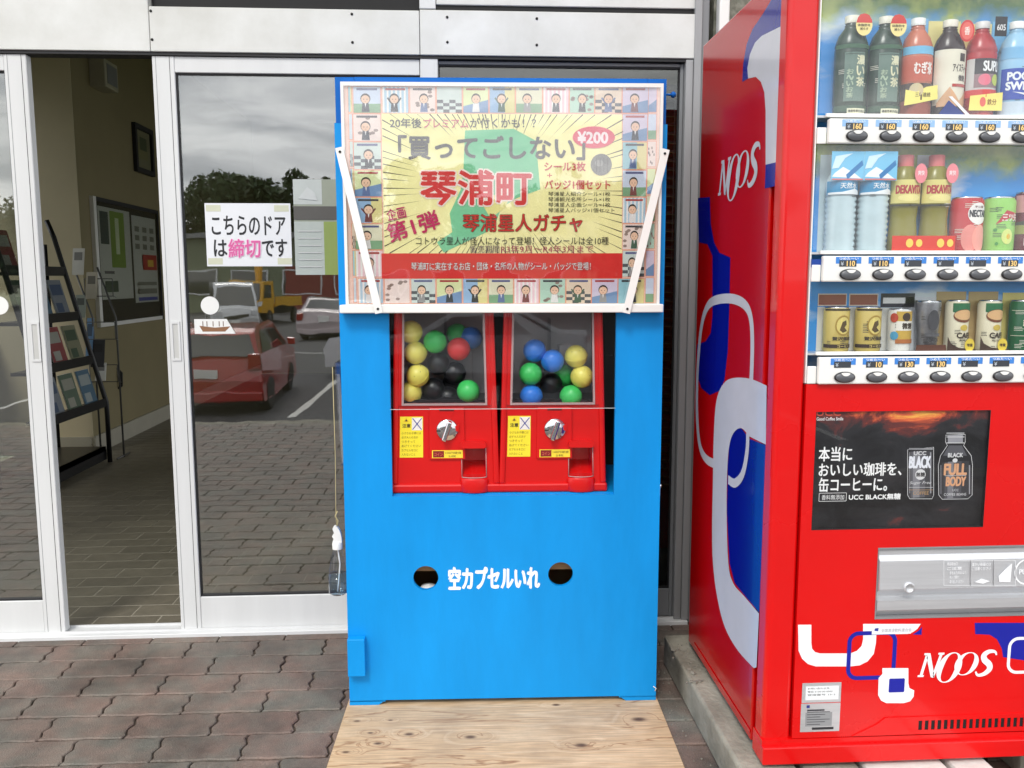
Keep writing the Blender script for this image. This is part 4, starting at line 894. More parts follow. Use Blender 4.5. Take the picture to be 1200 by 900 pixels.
def capsule(px, py, r_root, colour, label, yloc=.045):
    p = hit(px, py, 'y', yloc, r_root)
    if colour not in cm:
        mt = pmat('capsule_' + colour, CAPC[colour], rough=.35, var=.08, ns=30)
        R0 = .0335; pr = lambda a, b: [(max(.0005, R0 * math.cos(R(q))), R0 * math.sin(R(q))) for q in range(a, b + 1, 10)]
        top = MB().lathe(pr(0, 90), mt, seg=28); bot = MB().lathe([(R0 + .0008, .002), (R0 + .0008, -.002)] + [(x, -z) for x, z in pr(0, 90)][1:], mt, seg=28)
        dots = MB()
        for a in range(0, 360, 60):
            q = R(a); v = Vector((math.cos(q) * math.cos(R(48)), math.sin(q) * math.cos(R(48)), math.sin(R(48)))) * R0
            dots.lathe([(.0013, .0), (.0013, .0006)], BLACK, seg=6, c=tuple(v))
        cm[colour] = (top.mesh('top_half'), bot.mesh('bottom_half'), dots.mesh('air_holes'))
    w = r_root.world(p); o = Root('capsule', tuple(w), 0, label, 'capsule', 'capsules in the two red machines')
    o.o.rotation_euler = (random.uniform(-1.2, 1.2), random.uniform(-1, 1), random.uniform(0, 6))
    for n_, me in zip(('top_half', 'bottom_half', 'air_holes'), cm[colour]): place(n_, me, o)
L1, R1 = 'in the left machine', 'in the right machine'
capsule(481.7, 389, m1, 'yellow', 'topmost yellow capsule of the column at the left of the left machine')
capsule(487, 413.5, m1, 'yellow', 'second yellow capsule from the top in the left machine')
capsule(489.6, 440, m1, 'yellow', 'third yellow capsule from the top in the left machine')
capsule(481, 460.5, m1, 'yellow', 'lowest yellow capsule in the bottom left corner of the left machine', .055)
capsule(510, 400.5, m1, 'green', 'green capsule between the yellow column and the red capsule, left machine')
capsule(537.5, 409, m1, 'red', 'the only red capsule, at the upper right of the left machine')
capsule(548.8, 458.5, m1, 'green', 'bright green capsule at the bottom right of the left machine')
capsule(552, 396, m1, 'blue', 'blue capsule behind the red one in the left machine', .115)
capsule(536, 392, m1, 'green', 'dark green capsule half hidden behind the red one', .13)
capsule(514, 426, m1, 'black', 'upper black capsule in the middle of the left machine', .075)
capsule(533, 437, m1, 'black', 'black capsule under the red one in the left machine', .085)
capsule(508, 456, m1, 'black', 'lowest black capsule beside the yellow column of the left machine', .07)
capsule(525, 466, m1, 'black', 'black capsule left of the lowest green one in the left machine', .08)
capsule(646, 450, m2, 'black', 'black capsule in the middle of the cluster in the right machine', .085)
capsule(626.4, 411, m2, 'blue', 'upper left blue capsule of the right machine')
capsule(647.5, 423, m2, 'blue', 'blue capsule in the middle of the right machine, beside a yellow one', .035)
capsule(675, 417.5, m2, 'yellow', 'upper yellow capsule in the right machine')
capsule(681.8, 441.3, m2, 'yellow', 'lower yellow capsule at the right edge of the right machine')
capsule(621.7, 438, m2, 'green', 'green capsule at the left edge of the right machine')
capsule(661, 440, m2, 'green', 'half hidden green capsule behind the lower yellow one, right machine', .11)
capsule(622.6, 464, m2, 'blue', 'blue capsule in the bottom left corner of the right machine')
capsule(647, 472, m2, 'blue', 'blue capsule sunk low at the bottom centre of the right machine', .10)
capsule(669, 464.5, m2, 'green', 'green capsule at the bottom right of the right machine')
# a few more lying deeper in the hoppers
# ================================================================== KERB UNDER THE VENDING MACHINE
def slab(name, x0, x1, y0, y1, z1, mat, label):
    r = Root(name, (x0, y0, 0), 0, label, 'concrete block'); b = MB().box(0, x1 - x0, 0, y1 - y0, .0012, z1, mat, bev=.008, seg=2); o = b.build('block', r)
    for v in o.data.vertices:
        v.co.x += random.uniform(-.002, .002); v.co.z += random.uniform(-.0015, .0015) if v.co.z > .05 else 0
    return r
slab('concrete_kerb', .995, 1.135, -.93, .24, .100, CONC, 'long weathered concrete block under the left side of the vending machine')
slab('concrete_plinth', 1.150, 1.285, -.90, .22, .098, CONC, 'grey concrete block beside the long kerb under the vending machine')
slab('pale_concrete_plinth', 1.300, 1.497, -.88, .22, .099, CONCW, 'wide pale concrete block under the middle of the vending machine')
slab('pale_concrete_plinth', 1.512, 1.606, -.84, .22, .099, CONCW, 'narrow pale concrete block right of the wide one under the vending machine')
slab('rear_concrete_plinth', 1.75, 2.04, -.45, .22, .100, CONC, 'concrete block under the right end of the vending machine')
gr = MB(); rg = random.Random(5)
for k in range(70):
    x, y = (rg.gauss(1.02, .02), rg.uniform(-.1, .17)) if k < 30 else (rg.uniform(.925, .985), rg.uniform(-.7, .2))
    z = .1015 if k < 30 else .001; s_ = rg.uniform(.001, .003) * (2.4 if k < 14 else 1)
    gr.box(x - s_, x + s_, y - s_ * .8, y + s_ * .8, z - .001, z + s_ * .8, pmat('grit', (130, 126, 116), rough=.9), rot=(Matrix.Rotation(rg.uniform(0, 3), 3, 'Z') @ Matrix.Rotation(rg.uniform(-.5, .5), 3, 'X'), (x, y, z)))
tag(gr.build('grit'), 'loose pale grit and flakes on and beside the concrete kerb', 'grit', kind='stuff')

# ================================================================== VENDING MACHINE
VX, VY, VZ = 1.048, -.5257, .118
vm = Root('vending_machine', (VX, VY, VZ), 0, 'tall red drinks vending machine with a NOOS logo, standing on concrete blocks', 'vending machine')
VW, VD, VH = 1.03, .6726, 1.83
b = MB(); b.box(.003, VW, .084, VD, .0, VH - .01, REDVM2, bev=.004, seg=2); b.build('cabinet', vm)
MB().box(.030, VW - .01, .0641, .0838, .02, VH - .02, BLACK).build('door_gasket', vm)
cz0, cz1 = .907, 1.80
MB().box(.002, .071, .002, .060, .006, VH, REDVM, bev=.012, seg=4).build('door_edge', vm)
fpn = MB(); DL0, DZ0, DZ1 = .262, .346, .518
fpn.gridpanel(.0735, VW, .052, cz0 - .001, .0, .014, REDVM, holes=[(.0995, .511, .565, .842), (DL0, .86, DZ0, DZ1)])
fpn.build('lower_door', vm)
MB().box(VW - .09, VW, .0, .06, cz0, cz1, REDVM, bev=.004).box(.0735, VW, .0, .06, cz1, VH, REDVM, bev=.004).build('door_surround', vm)
MB().box(.0735, VW, .0145, .064, .05, cz0 - .002, pmat('inner_red', (150, 10, 14), rough=.6), bev=0).build('door_core', vm)
vm_core = bpy.data.objects['door_core']; bpy.data.objects.remove(vm_core)
MB().gridpanel(.0735, VW, .05, cz0 - .002, .0145, .0175, REDVM, holes=[(DL0, .86, DZ0, DZ1)]).build('door_core', vm)
# feet and base
MB().box(.0, VW + .003, -.012, .064, -.008, .036, REDVM, bev=.003).box(.0, VW, -.002, .06, .0362, .0505, REDVM).build('kick_plate', vm)
for x, y in ((.05, .12), (.05, .6), (.9, .12), (.9, .6)):
    MB().lathe([(.022, -.0175), (.022, -.008), (.010, -.006), (.010, .0)], DKFRAME, seg=16, c=(x, y, 0)).build('foot', vm)
# vent grille (raised louvre strip with slots)
vg = MB(); holes = []
x = .335
k = 0
while x < .9:
    hgt = min(.021, .004 + .0035 * k); holes.append((x, x + .0092, .071 - hgt / 2 + .002 * min(k, 4), .071 + hgt / 2 + .002 * min(k, 4))); x += .0158; k += 1
# stepped strip: one panel with through slots in front of a dark back
vg.gridpanel(.30, .93, .0535, .098, -.003, -.0004, REDVM, holes=[(h[0], h[1], .064, .088) for h in holes[3:]])
vg.prism([(.22, .0535), (.30, .0535), (.30, .098), (.28, .082)], 'y', -.003, -.0004, REDVM)
vg.build('vent_grille', vm)
MB().box(.30, .925, -.0012, -.0006, .06, .092, BLACK).build('vent_back', vm)

# ---- display recess
bk = pmat('display_back', (60, 140, 214), rough=.5)
def sky_print():
    m = bpy.data.materials.new('printed_sky_backdrop'); m.use_nodes = True; t = m.node_tree; b = t.nodes['Principled BSDF']; b.inputs['Roughness'].default_value = .4
    tc = N(t, 'ShaderNodeTexCoord'); mp = N(t, 'ShaderNodeMapping'); mp.inputs['Scale'].default_value = (3, 1, 9); n = N(t, 'ShaderNodeTexNoise'); n.inputs['Scale'].default_value = 1.3; n.inputs['Detail'].default_value = 6
    t.links.new(tc.outputs['Object'], mp.inputs[0]); t.links.new(mp.outputs[0], n.inputs[0])
    sx = N(t, 'ShaderNodeSeparateXYZ'); t.links.new(tc.outputs['Object'], sx.inputs[0])
    r = N(t, 'ShaderNodeValToRGB'); e = r.color_ramp.elements; e[0].position = .52; e[0].color = lin((60, 156, 236)); e[1].position = .68; e[1].color = lin((226, 236, 240)); t.links.new(n.outputs[0], r.inputs[0])
    n2 = N(t, 'ShaderNodeTexNoise'); n2.inputs['Scale'].default_value = 14; n2.inputs['Detail'].default_value = 4; t.links.new(tc.outputs['Object'], n2.inputs[0])
    ad = N(t, 'ShaderNodeMath', operation='MULTIPLY_ADD'); ad.inputs[1].default_value = .30; t.links.new(n2.outputs[0], ad.inputs[0])
    # leaves hang from the top of each shelf: saw tooth of height
    pm = N(t, 'ShaderNodeMapRange'); pm.inputs['From Min'].default_value = 1.26; pm.inputs['From Max'].default_value = 1.44; pm.inputs['To Min'].default_value = 0; pm.inputs['To Max'].default_value = .42; t.links.new(sx.outputs['Z'], pm.inputs[0])
    pm2 = N(t, 'ShaderNodeMapRange'); pm2.inputs['From Min'].default_value = 1.46; pm2.inputs['From Max'].default_value = 1.50; pm2.inputs['To Min'].default_value = 1; pm2.inputs['To Max'].default_value = 0; t.links.new(sx.outputs['Z'], pm2.inputs[0])
    ml = N(t, 'ShaderNodeMath', operation='MULTIPLY'); t.links.new(pm.outputs[0], ml.inputs[0]); t.links.new(pm2.outputs[0], ml.inputs[1])
    pm3 = N(t, 'ShaderNodeMapRange'); pm3.inputs['From Min'].default_value = 1.60; pm3.inputs['From Max'].default_value = 1.78; pm3.inputs['To Min'].default_value = 0; pm3.inputs['To Max'].default_value = .45; t.links.new(sx.outputs['Z'], pm3.inputs[0])
    mxx = N(t, 'ShaderNodeMath', operation='MAXIMUM'); t.links.new(ml.outputs[0], mxx.inputs[0]); t.links.new(pm3.outputs[0], mxx.inputs[1]); t.links.new(mxx.outputs[0], ad.inputs[2])
    st_ = N(t, 'ShaderNodeMapRange'); st_.inputs['From Min'].default_value = .40; st_.inputs['From Max'].default_value = .50; t.links.new(ad.outputs[0], st_.inputs[0])
    lf = N(t, 'ShaderNodeValToRGB'); lf.color_ramp.elements[0].color = lin((80, 130, 50)); lf.color_ramp.elements[1].color = lin((180, 196, 90)); lf.color_ramp.elements[0].position = .4; lf.color_ramp.elements[1].position = .6; t.links.new(n2.outputs[0], lf.inputs[0])
    mi = N(t, 'ShaderNodeMix', data_type='RGBA'); t.links.new(st_.outputs[0], mi.inputs['Factor']); t.links.new(r.outputs[0], mi.inputs['A']); t.links.new(lf.outputs[0], mi.inputs['B']); t.links.new(mi.outputs['Result'], b.inputs['Base Color'])
    return m
DY = .0635
mb = MB(); mb.box(.0745, VW - .0905, DY - .004, DY - .0005, cz0, cz1, sky_print()); mb.build('display_backdrop', vm)
MB().box(.0715, .0745, .004, DY, cz0 + .001, cz1, WHITEP).box(.0745, VW - .09, .0, DY, cz1 - .006, cz1, WHITEP).build('display_liner', vm)
SHLF = []
BTN = pmat('button_grey', (92, 94, 98), rough=.3, var=.1); BTND = pmat('button_rim', (34, 34, 36), rough=.4); LCD = pmat('price_window', (62, 66, 72), rough=.25)
btn_me = MB().lathe([(.0235, 0), (.0245, -.002), (.024, -.004), (.0215, -.0055)], BTND, seg=28, axis='y', flat=.52, c=(0, 0, 0)).mesh('button_rim')
bt2 = MB(); bt2.lathe([(.0215, -.0054), (.019, -.0072), (.001, -.0078)], BTN, seg=28, axis='y', flat=.50); bt2 = bt2.mesh('button')
bl_ = MB(); Ab = Art(vm, 'y', 0); lens = spline([(-.0100, .0092), (0, .0108), (.0100, .0092), (.0055, .0042), (0, .0030), (-.0055, .0042)], 4)
lens_me = MB().prism(lens, 'y', -.0090, -.0060, WHITEP).mesh('button_lamp')
rows = [  # strip bottom z, strip top z, first button x, pitch, wording tone, prices
    (1.437, 1.496, .157, .0748, 0, ['160', '160', '160', '160', '160', '160']),
    (1.137, 1.200, .1565, .0745, 1, ['110', '110', '', '', '', '130', '130']),
    (.907, .974, .1550, .0740, 2, ['', '10', '130', '130', '', '', '']),
]
for ri, (z0, z1, bx0, bp_, tone, prices) in enumerate(rows):
    MB().box(.096, VW - .09, -.012, .0035, z0, z1 - .006, WHITEP, bev=.003).box(.074, .095, -.002, .0035, z0, z0 + (z1 - z0) * .6, WHITEP, bev=.002).build('button_strip', vm)
    MB().box(.0748, VW - .0905, .004, DY - .005, z1 - .002, z1 + .003, STEEL).box(.092, VW - .09, -.004, .0038, z1 - .002, z1 + .006, WHITEP, bev=.001, seg=1).build('shelf', vm)
    SHLF.append(z1 + .0035)
    for k in range(8):
        x = bx0 + bp_ * k
        bo = place('button', bt2, vm, (x, -.012, z0 + .0160)); place('button_rim', btn_me, bo); place('button_lamp', lens_me, bo)
        A = Art(vm, 'y', -.012); zt = z1 - .008; lx = x - .004
        tb_ = (60, 130, 210) if tone else (150, 190, 232)
        A.rect(lx - .029, zt - .015, lx + .029, zt, tb_, layer=0); A.rect(lx - .021, zt - .0215, lx + .018, zt - .0075, LCD, layer=1)
        A.text('つめた〜い', lx - .022, zt - .0066, lx + .022, zt - .0012, (240, 244, 248), layer=1, bold=.02)
        pr = prices[k] if k < len(prices) else '130'
        if pr: A.text(pr, lx - .004 if len(pr) > 2 else lx + .002, zt - .0205, lx + .014, zt - .0090, (246, 208, 130), layer=2, bold=.03)
        A.text('¥', lx - .018, zt - .0195, lx - .011, zt - .0105, (190, 200, 210), layer=2)
        A.build('price_tag', vm)
MB().box(.0736, .0955, -.0006, .003, 1.205 - .036, 1.205 - .018, pmat('navy_trim', (12, 62, 150), rough=.4)).build('trim_tab', vm)
# panes of the display
for z0, z1 in ((1.4995, cz1), (1.2045, 1.4365), (.979, 1.1365)):
    MB().box(.076, VW - .091, -.0005, .0025, z0 + .003, z1 - .001, VMGL).build('display_glass', vm)

# ---- coffee poster
def coffee_bg():
    m = bpy.data.materials.new('coffee_poster_print'); m.use_nodes = True; t = m.node_tree; b = t.nodes['Principled BSDF']; b.inputs['Roughness'].default_value = .4; b.inputs['Coat Weight'].default_value = .0
    tc = N(t, 'ShaderNodeTexCoord'); sx = N(t, 'ShaderNodeSeparateXYZ'); t.links.new(tc.outputs['Object'], sx.inputs[0])
    n = N(t, 'ShaderNodeTexNoise'); n.inputs['Scale'].default_value = 9; n.inputs['Detail'].default_value = 8; n.inputs['Roughness'].default_value = .65; n.inputs['Distortion'].default_value = .7
    mp = N(t, 'ShaderNodeMapping'); mp.inputs['Scale'].default_value = (1, 1, 1.7); t.links.new(tc.outputs['Object'], mp.inputs[0]); t.links.new(mp.outputs[0], n.inputs[0])
    g = N(t, 'ShaderNodeMapRange'); g.inputs['From Min'].default_value = .775; g.inputs['From Max'].default_value = .848; g.inputs['To Min'].default_value = 0; g.inputs['To Max'].default_value = .40; t.links.new(sx.outputs['Z'], g.inputs[0])
    hx = N(t, 'ShaderNodeMath', operation='SUBTRACT'); hx.inputs[1].default_value = .36; t.links.new(sx.outputs['X'], hx.inputs[0]); ab = N(t, 'ShaderNodeMath', operation='ABSOLUTE'); t.links.new(hx.outputs[0], ab.inputs[0])
    fx = N(t, 'ShaderNodeMapRange'); fx.inputs['From Min'].default_value = .02; fx.inputs['From Max'].default_value = .20; fx.inputs['To Min'].default_value = 1; fx.inputs['To Max'].default_value = .2; t.links.new(ab.outputs[0], fx.inputs[0])
    mu = N(t, 'ShaderNodeMath', operation='MULTIPLY'); t.links.new(g.outputs[0], mu.inputs[0]); t.links.new(fx.outputs[0], mu.inputs[1])
    ad = N(t, 'ShaderNodeMath', operation='ADD'); t.links.new(mu.outputs[0], ad.inputs[0]); t.links.new(n.outputs[0], ad.inputs[1])
    r = N(t, 'ShaderNodeValToRGB'); e = r.color_ramp.elements; e[0].position = .40; e[0].color = lin((12, 12, 15)); e[1].position = 1.; e[1].color = lin((255, 236, 150))
    for p, c in ((.62, (40, 40, 44)), (.74, (110, 46, 42)), (.84, (222, 100, 60)), (.92, (246, 180, 80))): q = e.new(p); q.color = lin(c)
    t.links.new(ad.outputs[0], r.inputs[0]); t.links.new(r.outputs[0], b.inputs['Base Color']); return m
MB().box(.0996, .5109, .0055, .0115, .5651, .8419, coffee_bg()).build('coffee_poster', vm)
A = Art(vm, 'y', .0055, step=-.00025)
A.text('本当に', 960, 524, 998, 540, (240, 240, 240), px=True, bold=.022, layer=0); A.text('おいしい珈琲を、', 960, 543, 1056, 557, (240, 240, 240), px=True, bold=.022, layer=0); A.text('缶コーヒーに。', 960, 560, 1039, 575, (240, 240, 240), px=True, bold=.022, layer=0)
A.text('UCC BLACK無糖', 995, 579, 1055, 585, (240, 240, 240), px=True, bold=.03, layer=0); A.text('香料無添加', 963, 580, 989, 585.5, (240, 240, 240), px=True, layer=0)
q1 = A.conv(960, 578); q2 = A.conv(991.5, 587); A.stroke(rrect(q1[0], q2[1], q2[0], q1[1], .0008, 1), .001, (240, 240, 240), closed=True, layer=0)
A.text('Good Coffee Smile', 957, 489, 988, 492.5, (226, 226, 226), px=True, layer=0, bold=.02); A.text('UCC', 957, 480.5, 985, 487, (214, 90, 70), px=True, layer=0, bold=.02) 
DK1, DK2, WL = (38, 38, 42), (30, 30, 34), (214, 214, 216)
# slim can
q = [A.conv(1063.5, 527), A.conv(1094, 524), A.conv(1094, 580), A.conv(1092, 584.5), A.conv(1066, 584.5), A.conv(1063.5, 580)]
A.poly(q, DK1, layer=0); A.stroke(q, .0012, WL, closed=True, layer=1); q = [A.conv(1065, 526), A.conv(1093, 526)]; A.stroke(q, .004, (150, 150, 154), layer=1)
for x_, w_, c_ in ((1078.5, .052, (60, 60, 64)), (1076, .034, (88, 88, 94)), (1074, .016, (128, 128, 134))): A.stroke([A.conv(x_, 529), A.conv(x_ - .5, 583)], w_, c_, layer=.3 + (.1 if w_ < .05 else 0) + (.1 if w_ < .02 else 0))
for x_, w_, c_ in ((1119.5, .066, (52, 52, 56)), (1117, .040, (74, 74, 80)), (1114, .014, (120, 120, 126))): A.stroke([A.conv(x_, 541), A.conv(x_ - .5, 584)], w_, c_, layer=.3 + (.1 if w_ < .05 else 0) + (.1 if w_ < .02 else 0))
A.stroke([A.conv(1119.5, 510), A.conv(1119.5, 519)], .036, (150, 150, 156), layer=.3); A.poly([A.conv(1112, 522), A.conv(1127, 522), A.conv(1133, 534), A.conv(1105, 534)], (86, 86, 92), layer=.3)
for x_, w_ in ((1066, .0014), (1090.5, .003)): A.stroke([A.conv(x_, 530), A.conv(x_, 578)], w_, (150, 150, 156), layer=1)
A.text('UCC', 1071, 529, 1085, 533, WL, px=True, bold=.03, layer=2); A.text('BLACK', 1066, 535, 1090, 548, (226, 228, 236), px=True, bold=.05, layer=2)
q = A.conv(1078.5, 556); A.poly(ell(q[0], q[1], .0125, .0125), WL, layer=2); A.text('無糖', 1073.5, 553.5, 1083.5, 558.5, DK1, px=True, bold=.03, layer=3)
A.text('Sugar Free', 1066, 564, 1091, 568, WL, px=True, shear=.3, layer=2); A.stroke([A.conv(1065, 571), A.conv(1093, 571)], .0008, WL, layer=2); A.stroke([A.conv(1065, 574), A.conv(1093, 574)], .0008, (190, 150, 100), layer=2); A.text('COFFEE', 1070, 576, 1088, 579.5, (190, 150, 100), px=True, layer=2)
# bottle can
q = [A.conv(*p) for p in ((1108, 510), (1131, 509), (1131, 518), (1129, 522), (1138, 534), (1139.5, 545), (1139, 580), (1134, 584.5), (1104, 585), (1100, 580), (1099.5, 545), (1102, 534), (1110, 522), (1108, 518))]
A.poly(q, DK2, layer=0); A.stroke(q, .0012, WL, closed=True, layer=1)
for y_ in (507.5, 512, 519): A.stroke([A.conv(1109, y_), A.conv(1130, y_)], .0016, WL, layer=1)
A.stroke([A.conv(1102.5, 545), A.conv(1102.5, 579)], .002, (120, 120, 126), layer=1); A.stroke([A.conv(1136, 545), A.conv(1136, 579)], .003, (150, 150, 156), layer=1)
A.text('BLACK', 1111, 531, 1128, 535.5, WL, px=True, bold=.04, layer=2); q = A.conv(1119, 539.5); A.poly(ell(q[0], q[1], .006, .005), WL, layer=2)
A.text('FULL', 1107, 544, 1132, 556, (214, 160, 122), px=True, bold=.05, layer=2); A.text('BODY', 1109, 559, 1131, 569, (214, 160, 122), px=True, bold=.05, layer=2); A.stroke([A.conv(1107, 557.4), A.conv(1132, 557)], .0008, WL, layer=2)
A.text('UCC', 1116, 573, 1123, 575.5, WL, px=True, layer=2); A.text('COFFEE BEANS', 1106, 578, 1132, 580.5, WL, px=True, layer=2)
A.build('poster_print', vm)
MB().gridpanel(.0992, .5113, .5647, .8423, -.0006, .0135, DKFRAME, holes=[(.1000, .5105, .5655, .8415)]).build('poster_frame', vm)
MB().box(.1003, .5102, .0005, .0015, .5657, .8413, CLEAR).build('poster_cover', vm)

# ---- delivery hatch
hx0, hx1 = DL0 + .002, .858
hatch = MB()
prof = [(.012, DZ1 - .002), (.004, DZ1 - .006), (.004, DZ1 - .018), (-.006, DZ1 - .03), (-.010, DZ0 + .075), (.010, DZ0 + .055), (.010, DZ0 + .05), (-.004, DZ0 + .045), (-.004, DZ0 + .022), (.012, DZ0 + .004)]
vs = [(hx0, y, z) for y, z in prof] + [(hx1, y, z) for y, z in prof]; n = len(prof)
hatch.add(vs, [(i, i + 1, n + i + 1, n + i) for i in range(n - 1)], STEEL); hatch.add([(hx0, .02, DZ1 - .002)] + vs[:n] + [(hx0, .02, DZ0 + .004)], [tuple(range(n + 2))], STEEL)
hatch.build('delivery_flap', vm)
MB().gridpanel(DL0 - .001, .862, DZ0 - .001, DZ1 + .001, -.0012, .013, ALUG, holes=[(DL0 + .0015, .8585, DZ0 + .0035, DZ1 - .0035)]).build('hatch_frame', vm)
q = hit(1065, 688.5, 'y', -.009, vm); MB().lathe([(.013, -.009), (.013, -.013), (.0095, -.015), (.0085, -.010), (.001, -.010)], STEEL, seg=24, axis='y', c=(q[0], 0, q[2])).build('flap_lock', vm)
A = Art(vm, 'y', -.0102, step=-.0003)
WI = (236, 238, 240)
for (x0, y0, x1, y1) in ((1106, 657, 1137, 686), (1137, 657, 1164, 686), (1164, 657, 1190, 686)):
    q = [A.conv(x0, y0), A.conv(x1, y0), A.conv(x1, y1), A.conv(x0, y1)]; A.stroke(q, .0013, WI, closed=True, layer=0)
for i, s_ in enumerate(('商品取出口', 'ご注意', '手をはさまないよう', 'ゆっくり開けて', '取り出してください')): A.text(s_, 1110 if i < 2 else 1113, 659 + i * 5.2, 1122 + (i * 5) % 13, 662.6 + i * 5.2, WI, px=True, layer=0, bold=.01)
for i, s_ in enumerate(('温かい商品には', 'ご注意ください')): A.text(s_, 1139, 659.5 + i * 5, 1161, 663 + i * 5, WI, px=True, layer=0, bold=.01)
A.poly([A.conv(1142, 682), A.conv(1150, 678), A.conv(1160, 681), A.conv(1152, 684)], WI, layer=0)
A.poly([A.conv(1171, 682), A.conv(1170, 675), A.conv(1178, 667), A.conv(1186, 660), A.conv(1185, 670), A.conv(1184, 682)], WI, layer=0)
q = A.conv(1203, 670); A.stroke(ell(q[0], q[1], .028, .030, 32), .004, WI, closed=True, layer=0)
A.text('PUSH', q[0] - .018, q[1] - .006, q[0] + .018, q[1] + .006, WI, layer=0, bold=.03)
A.build('hatch_print', vm)

# ---- livery on the front
WH, BL = (232, 234, 236), (6, 20, 150)
def noos(A, x0, z0, x1, z1, c, layer):
    """the maker's name in a slanted roman with two linked rings"""
    w, h = x1 - x0, z1 - z0
    def T(u, v): return (x0 + w * (u + .10 * v), z0 + h * v)
    def pl(pts): q_ = [T(*p) for p in pts]; A.poly(q_, c, layer=layer); A.stroke(q_, h * .035, c, closed=True, layer=layer + .05)
    b, t = .22, .97
    pl([(.0, b), (.075, b), (.075, b + .03), (.052, b + .04), (.052, t - .06), (.028, t - .06), (.028, b + .04), (.0, b + .03)])
    pl([(.0, t), (.07, t), (.215, b + .0), (.205, b - .04), (.18, b - .02), (.035, t - .06), (.0, t - .03)])
    pl([(.185, t), (.26, t), (.26, t - .03), (.235, t - .05), (.215, b - .04), (.195, b + .05), (.212, t - .05), (.185, t - .03)])
    for nr, (cx, cz, rx, rz, th) in enumerate(((.385, .49, .160, .50, .072), (.60, .60, .155, .38, .066))):
        o_, i_ = [], []
        for k in range(40):
            q = 2 * math.pi * k / 40; wv = th * (.36 + .75 * abs(math.cos(q + .25)))
            o_.append(T(cx + rx * math.cos(q), cz + rz * math.sin(q))); i_.append(T(cx + (rx - wv) * math.cos(q), cz + (rz - wv * .9) * math.sin(q)))
        L = layer + .35 * (nr + 1)
        for k in range(40):
            j = (k + 1) % 40; A.add([A.to3(*o_[k], L), A.to3(*o_[j], L), A.to3(*i_[j], L), A.to3(*i_[k], L)], [(0, 1, 2, 3)], ink(c) if not isinstance(c, bpy.types.Material) else c)
    sp = spline([(.965, .86), (.93, .97), (.85, .98), (.80, .86), (.83, .70), (.905, .56), (.93, .40), (.88, .25), (.80, .21), (.755, .33)], 5, closed=False); n = len(sp)
    A.stroke([T(*p) for p in sp], [h * (.05 + .15 * math.sin(math.pi * k / (n - 1)) ** 1.3) for k in range(n)], c, layer=layer)
A = Art(vm, 'y', 0., step=-.00025); z_ = lambda x, y: A.conv(900 + x / 3.2133, 620 + y / 3.2133)
def zp(l): return [z_(*p) for p in l]
A.poly(zp([(113, 360), (163, 360), (163, 430), (166, 450), (177, 463), (195, 468), (310, 468), (335, 458), (352, 440), (358, 415), (358, 357), (575, 357), (562, 376), (545, 388), (525, 395), (408, 397), (406, 430), (398, 470), (375, 498), (345, 513), (310, 517), (180, 517), (150, 508), (128, 488), (115, 458)]), WH, layer=0)
A.poly(zp([(545, 397), (568, 382), (580, 368), (578, 398)]), BL, layer=0)
A.stroke(rrect(*z_(300, 562), *z_(480, 389), .022, 8), .0100, BL, closed=True, layer=1)
A.rect(*z_(390, 397), *z_(540, 359), WH, layer=2)
A.text('全国清涼飲料連合会', *z_(425, 388), *z_(540, 372), (150, 150, 156), layer=3); q = z_(408, 378); A.poly([(q[0] - .005, q[1] - .003), (q[0] + .004, q[1] - .004), (q[0] + .005, q[1] + .004), (q[0] - .004, q[1] + .003)], (40, 60, 150), layer=3)
A.poly(zp([(430, 523), (528, 523), (528, 580), (532, 598), (550, 607), (548, 630), (535, 648), (510, 655), (445, 655), (425, 645), (414, 625), (416, 560), (430, 545)]), WH, layer=2); A.poly(rrect(*z_(453, 615), *z_(515, 561), .003, 4), BL, layer=3)
A.stroke(rrect(*z_(300, 562), *z_(480, 389), .022, 8)[12:29], .0058, BL, layer=4) if 0 else None
q1 = z_(555, 580); q2 = z_(846, 458); noos(A, q1[0], q1[1], q2[0], q2[1], WH, 3)
A.poly(zp([(778, 353), (1150, 353), (1150, 520), (1000, 500), (885, 482), (880, 450), (862, 415), (835, 398), (800, 396), (780, 396)]), BL, layer=0)
A.stroke(rrect(*z_(902, 540), *z_(1080, 408), .022, 8), .0075, WH, closed=True, layer=1)
A.build('front_livery', vm)
# rating plates
A = Art(vm, 'y', -.0009, step=-.0002); q1 = A.conv(937.5, 858); q2 = A.conv(985, 823); q3 = A.conv(985, 799.5)
mb = MB(); mb.box(q1[0], q2[0], -.0009, -.0001, q1[1], q2[1] - .001, STEEL); mb.box(q1[0] + .001, q2[0], -.0009, -.0001, q2[1] + .001, q3[1], STEEL); mb.build('rating_plate', vm)
w = q2[0] - q1[0]
A.rect(q1[0] + w * .1, q2[1] + .008, q2[0] - w * .06, q3[1] - .008, (226, 230, 232), layer=0)
for i, s_ in enumerate(('お問い合わせ先', '電話 0120-00-0000', '管理番号 15-2')): A.text(s_, q1[0] + w * .15, q3[1] - .016 - .008 * i, q1[0] + w * (.7 + .08 * i), q3[1] - .0115 - .008 * i, (60, 60, 64), layer=1)
A.rect(q1[0] + w * .12, q1[1] + .014, q2[0] - w * .2, q2[1] - .024, (140, 142, 144), layer=0)
for i in range(6): A.rect(q1[0] + w * .16, q1[1] + .018 + i * .0062, q1[0] + w * (.5 + .24 * ((i * 7) % 3) / 2), q1[1] + .0196 + i * .0062, (60, 60, 66), layer=1)
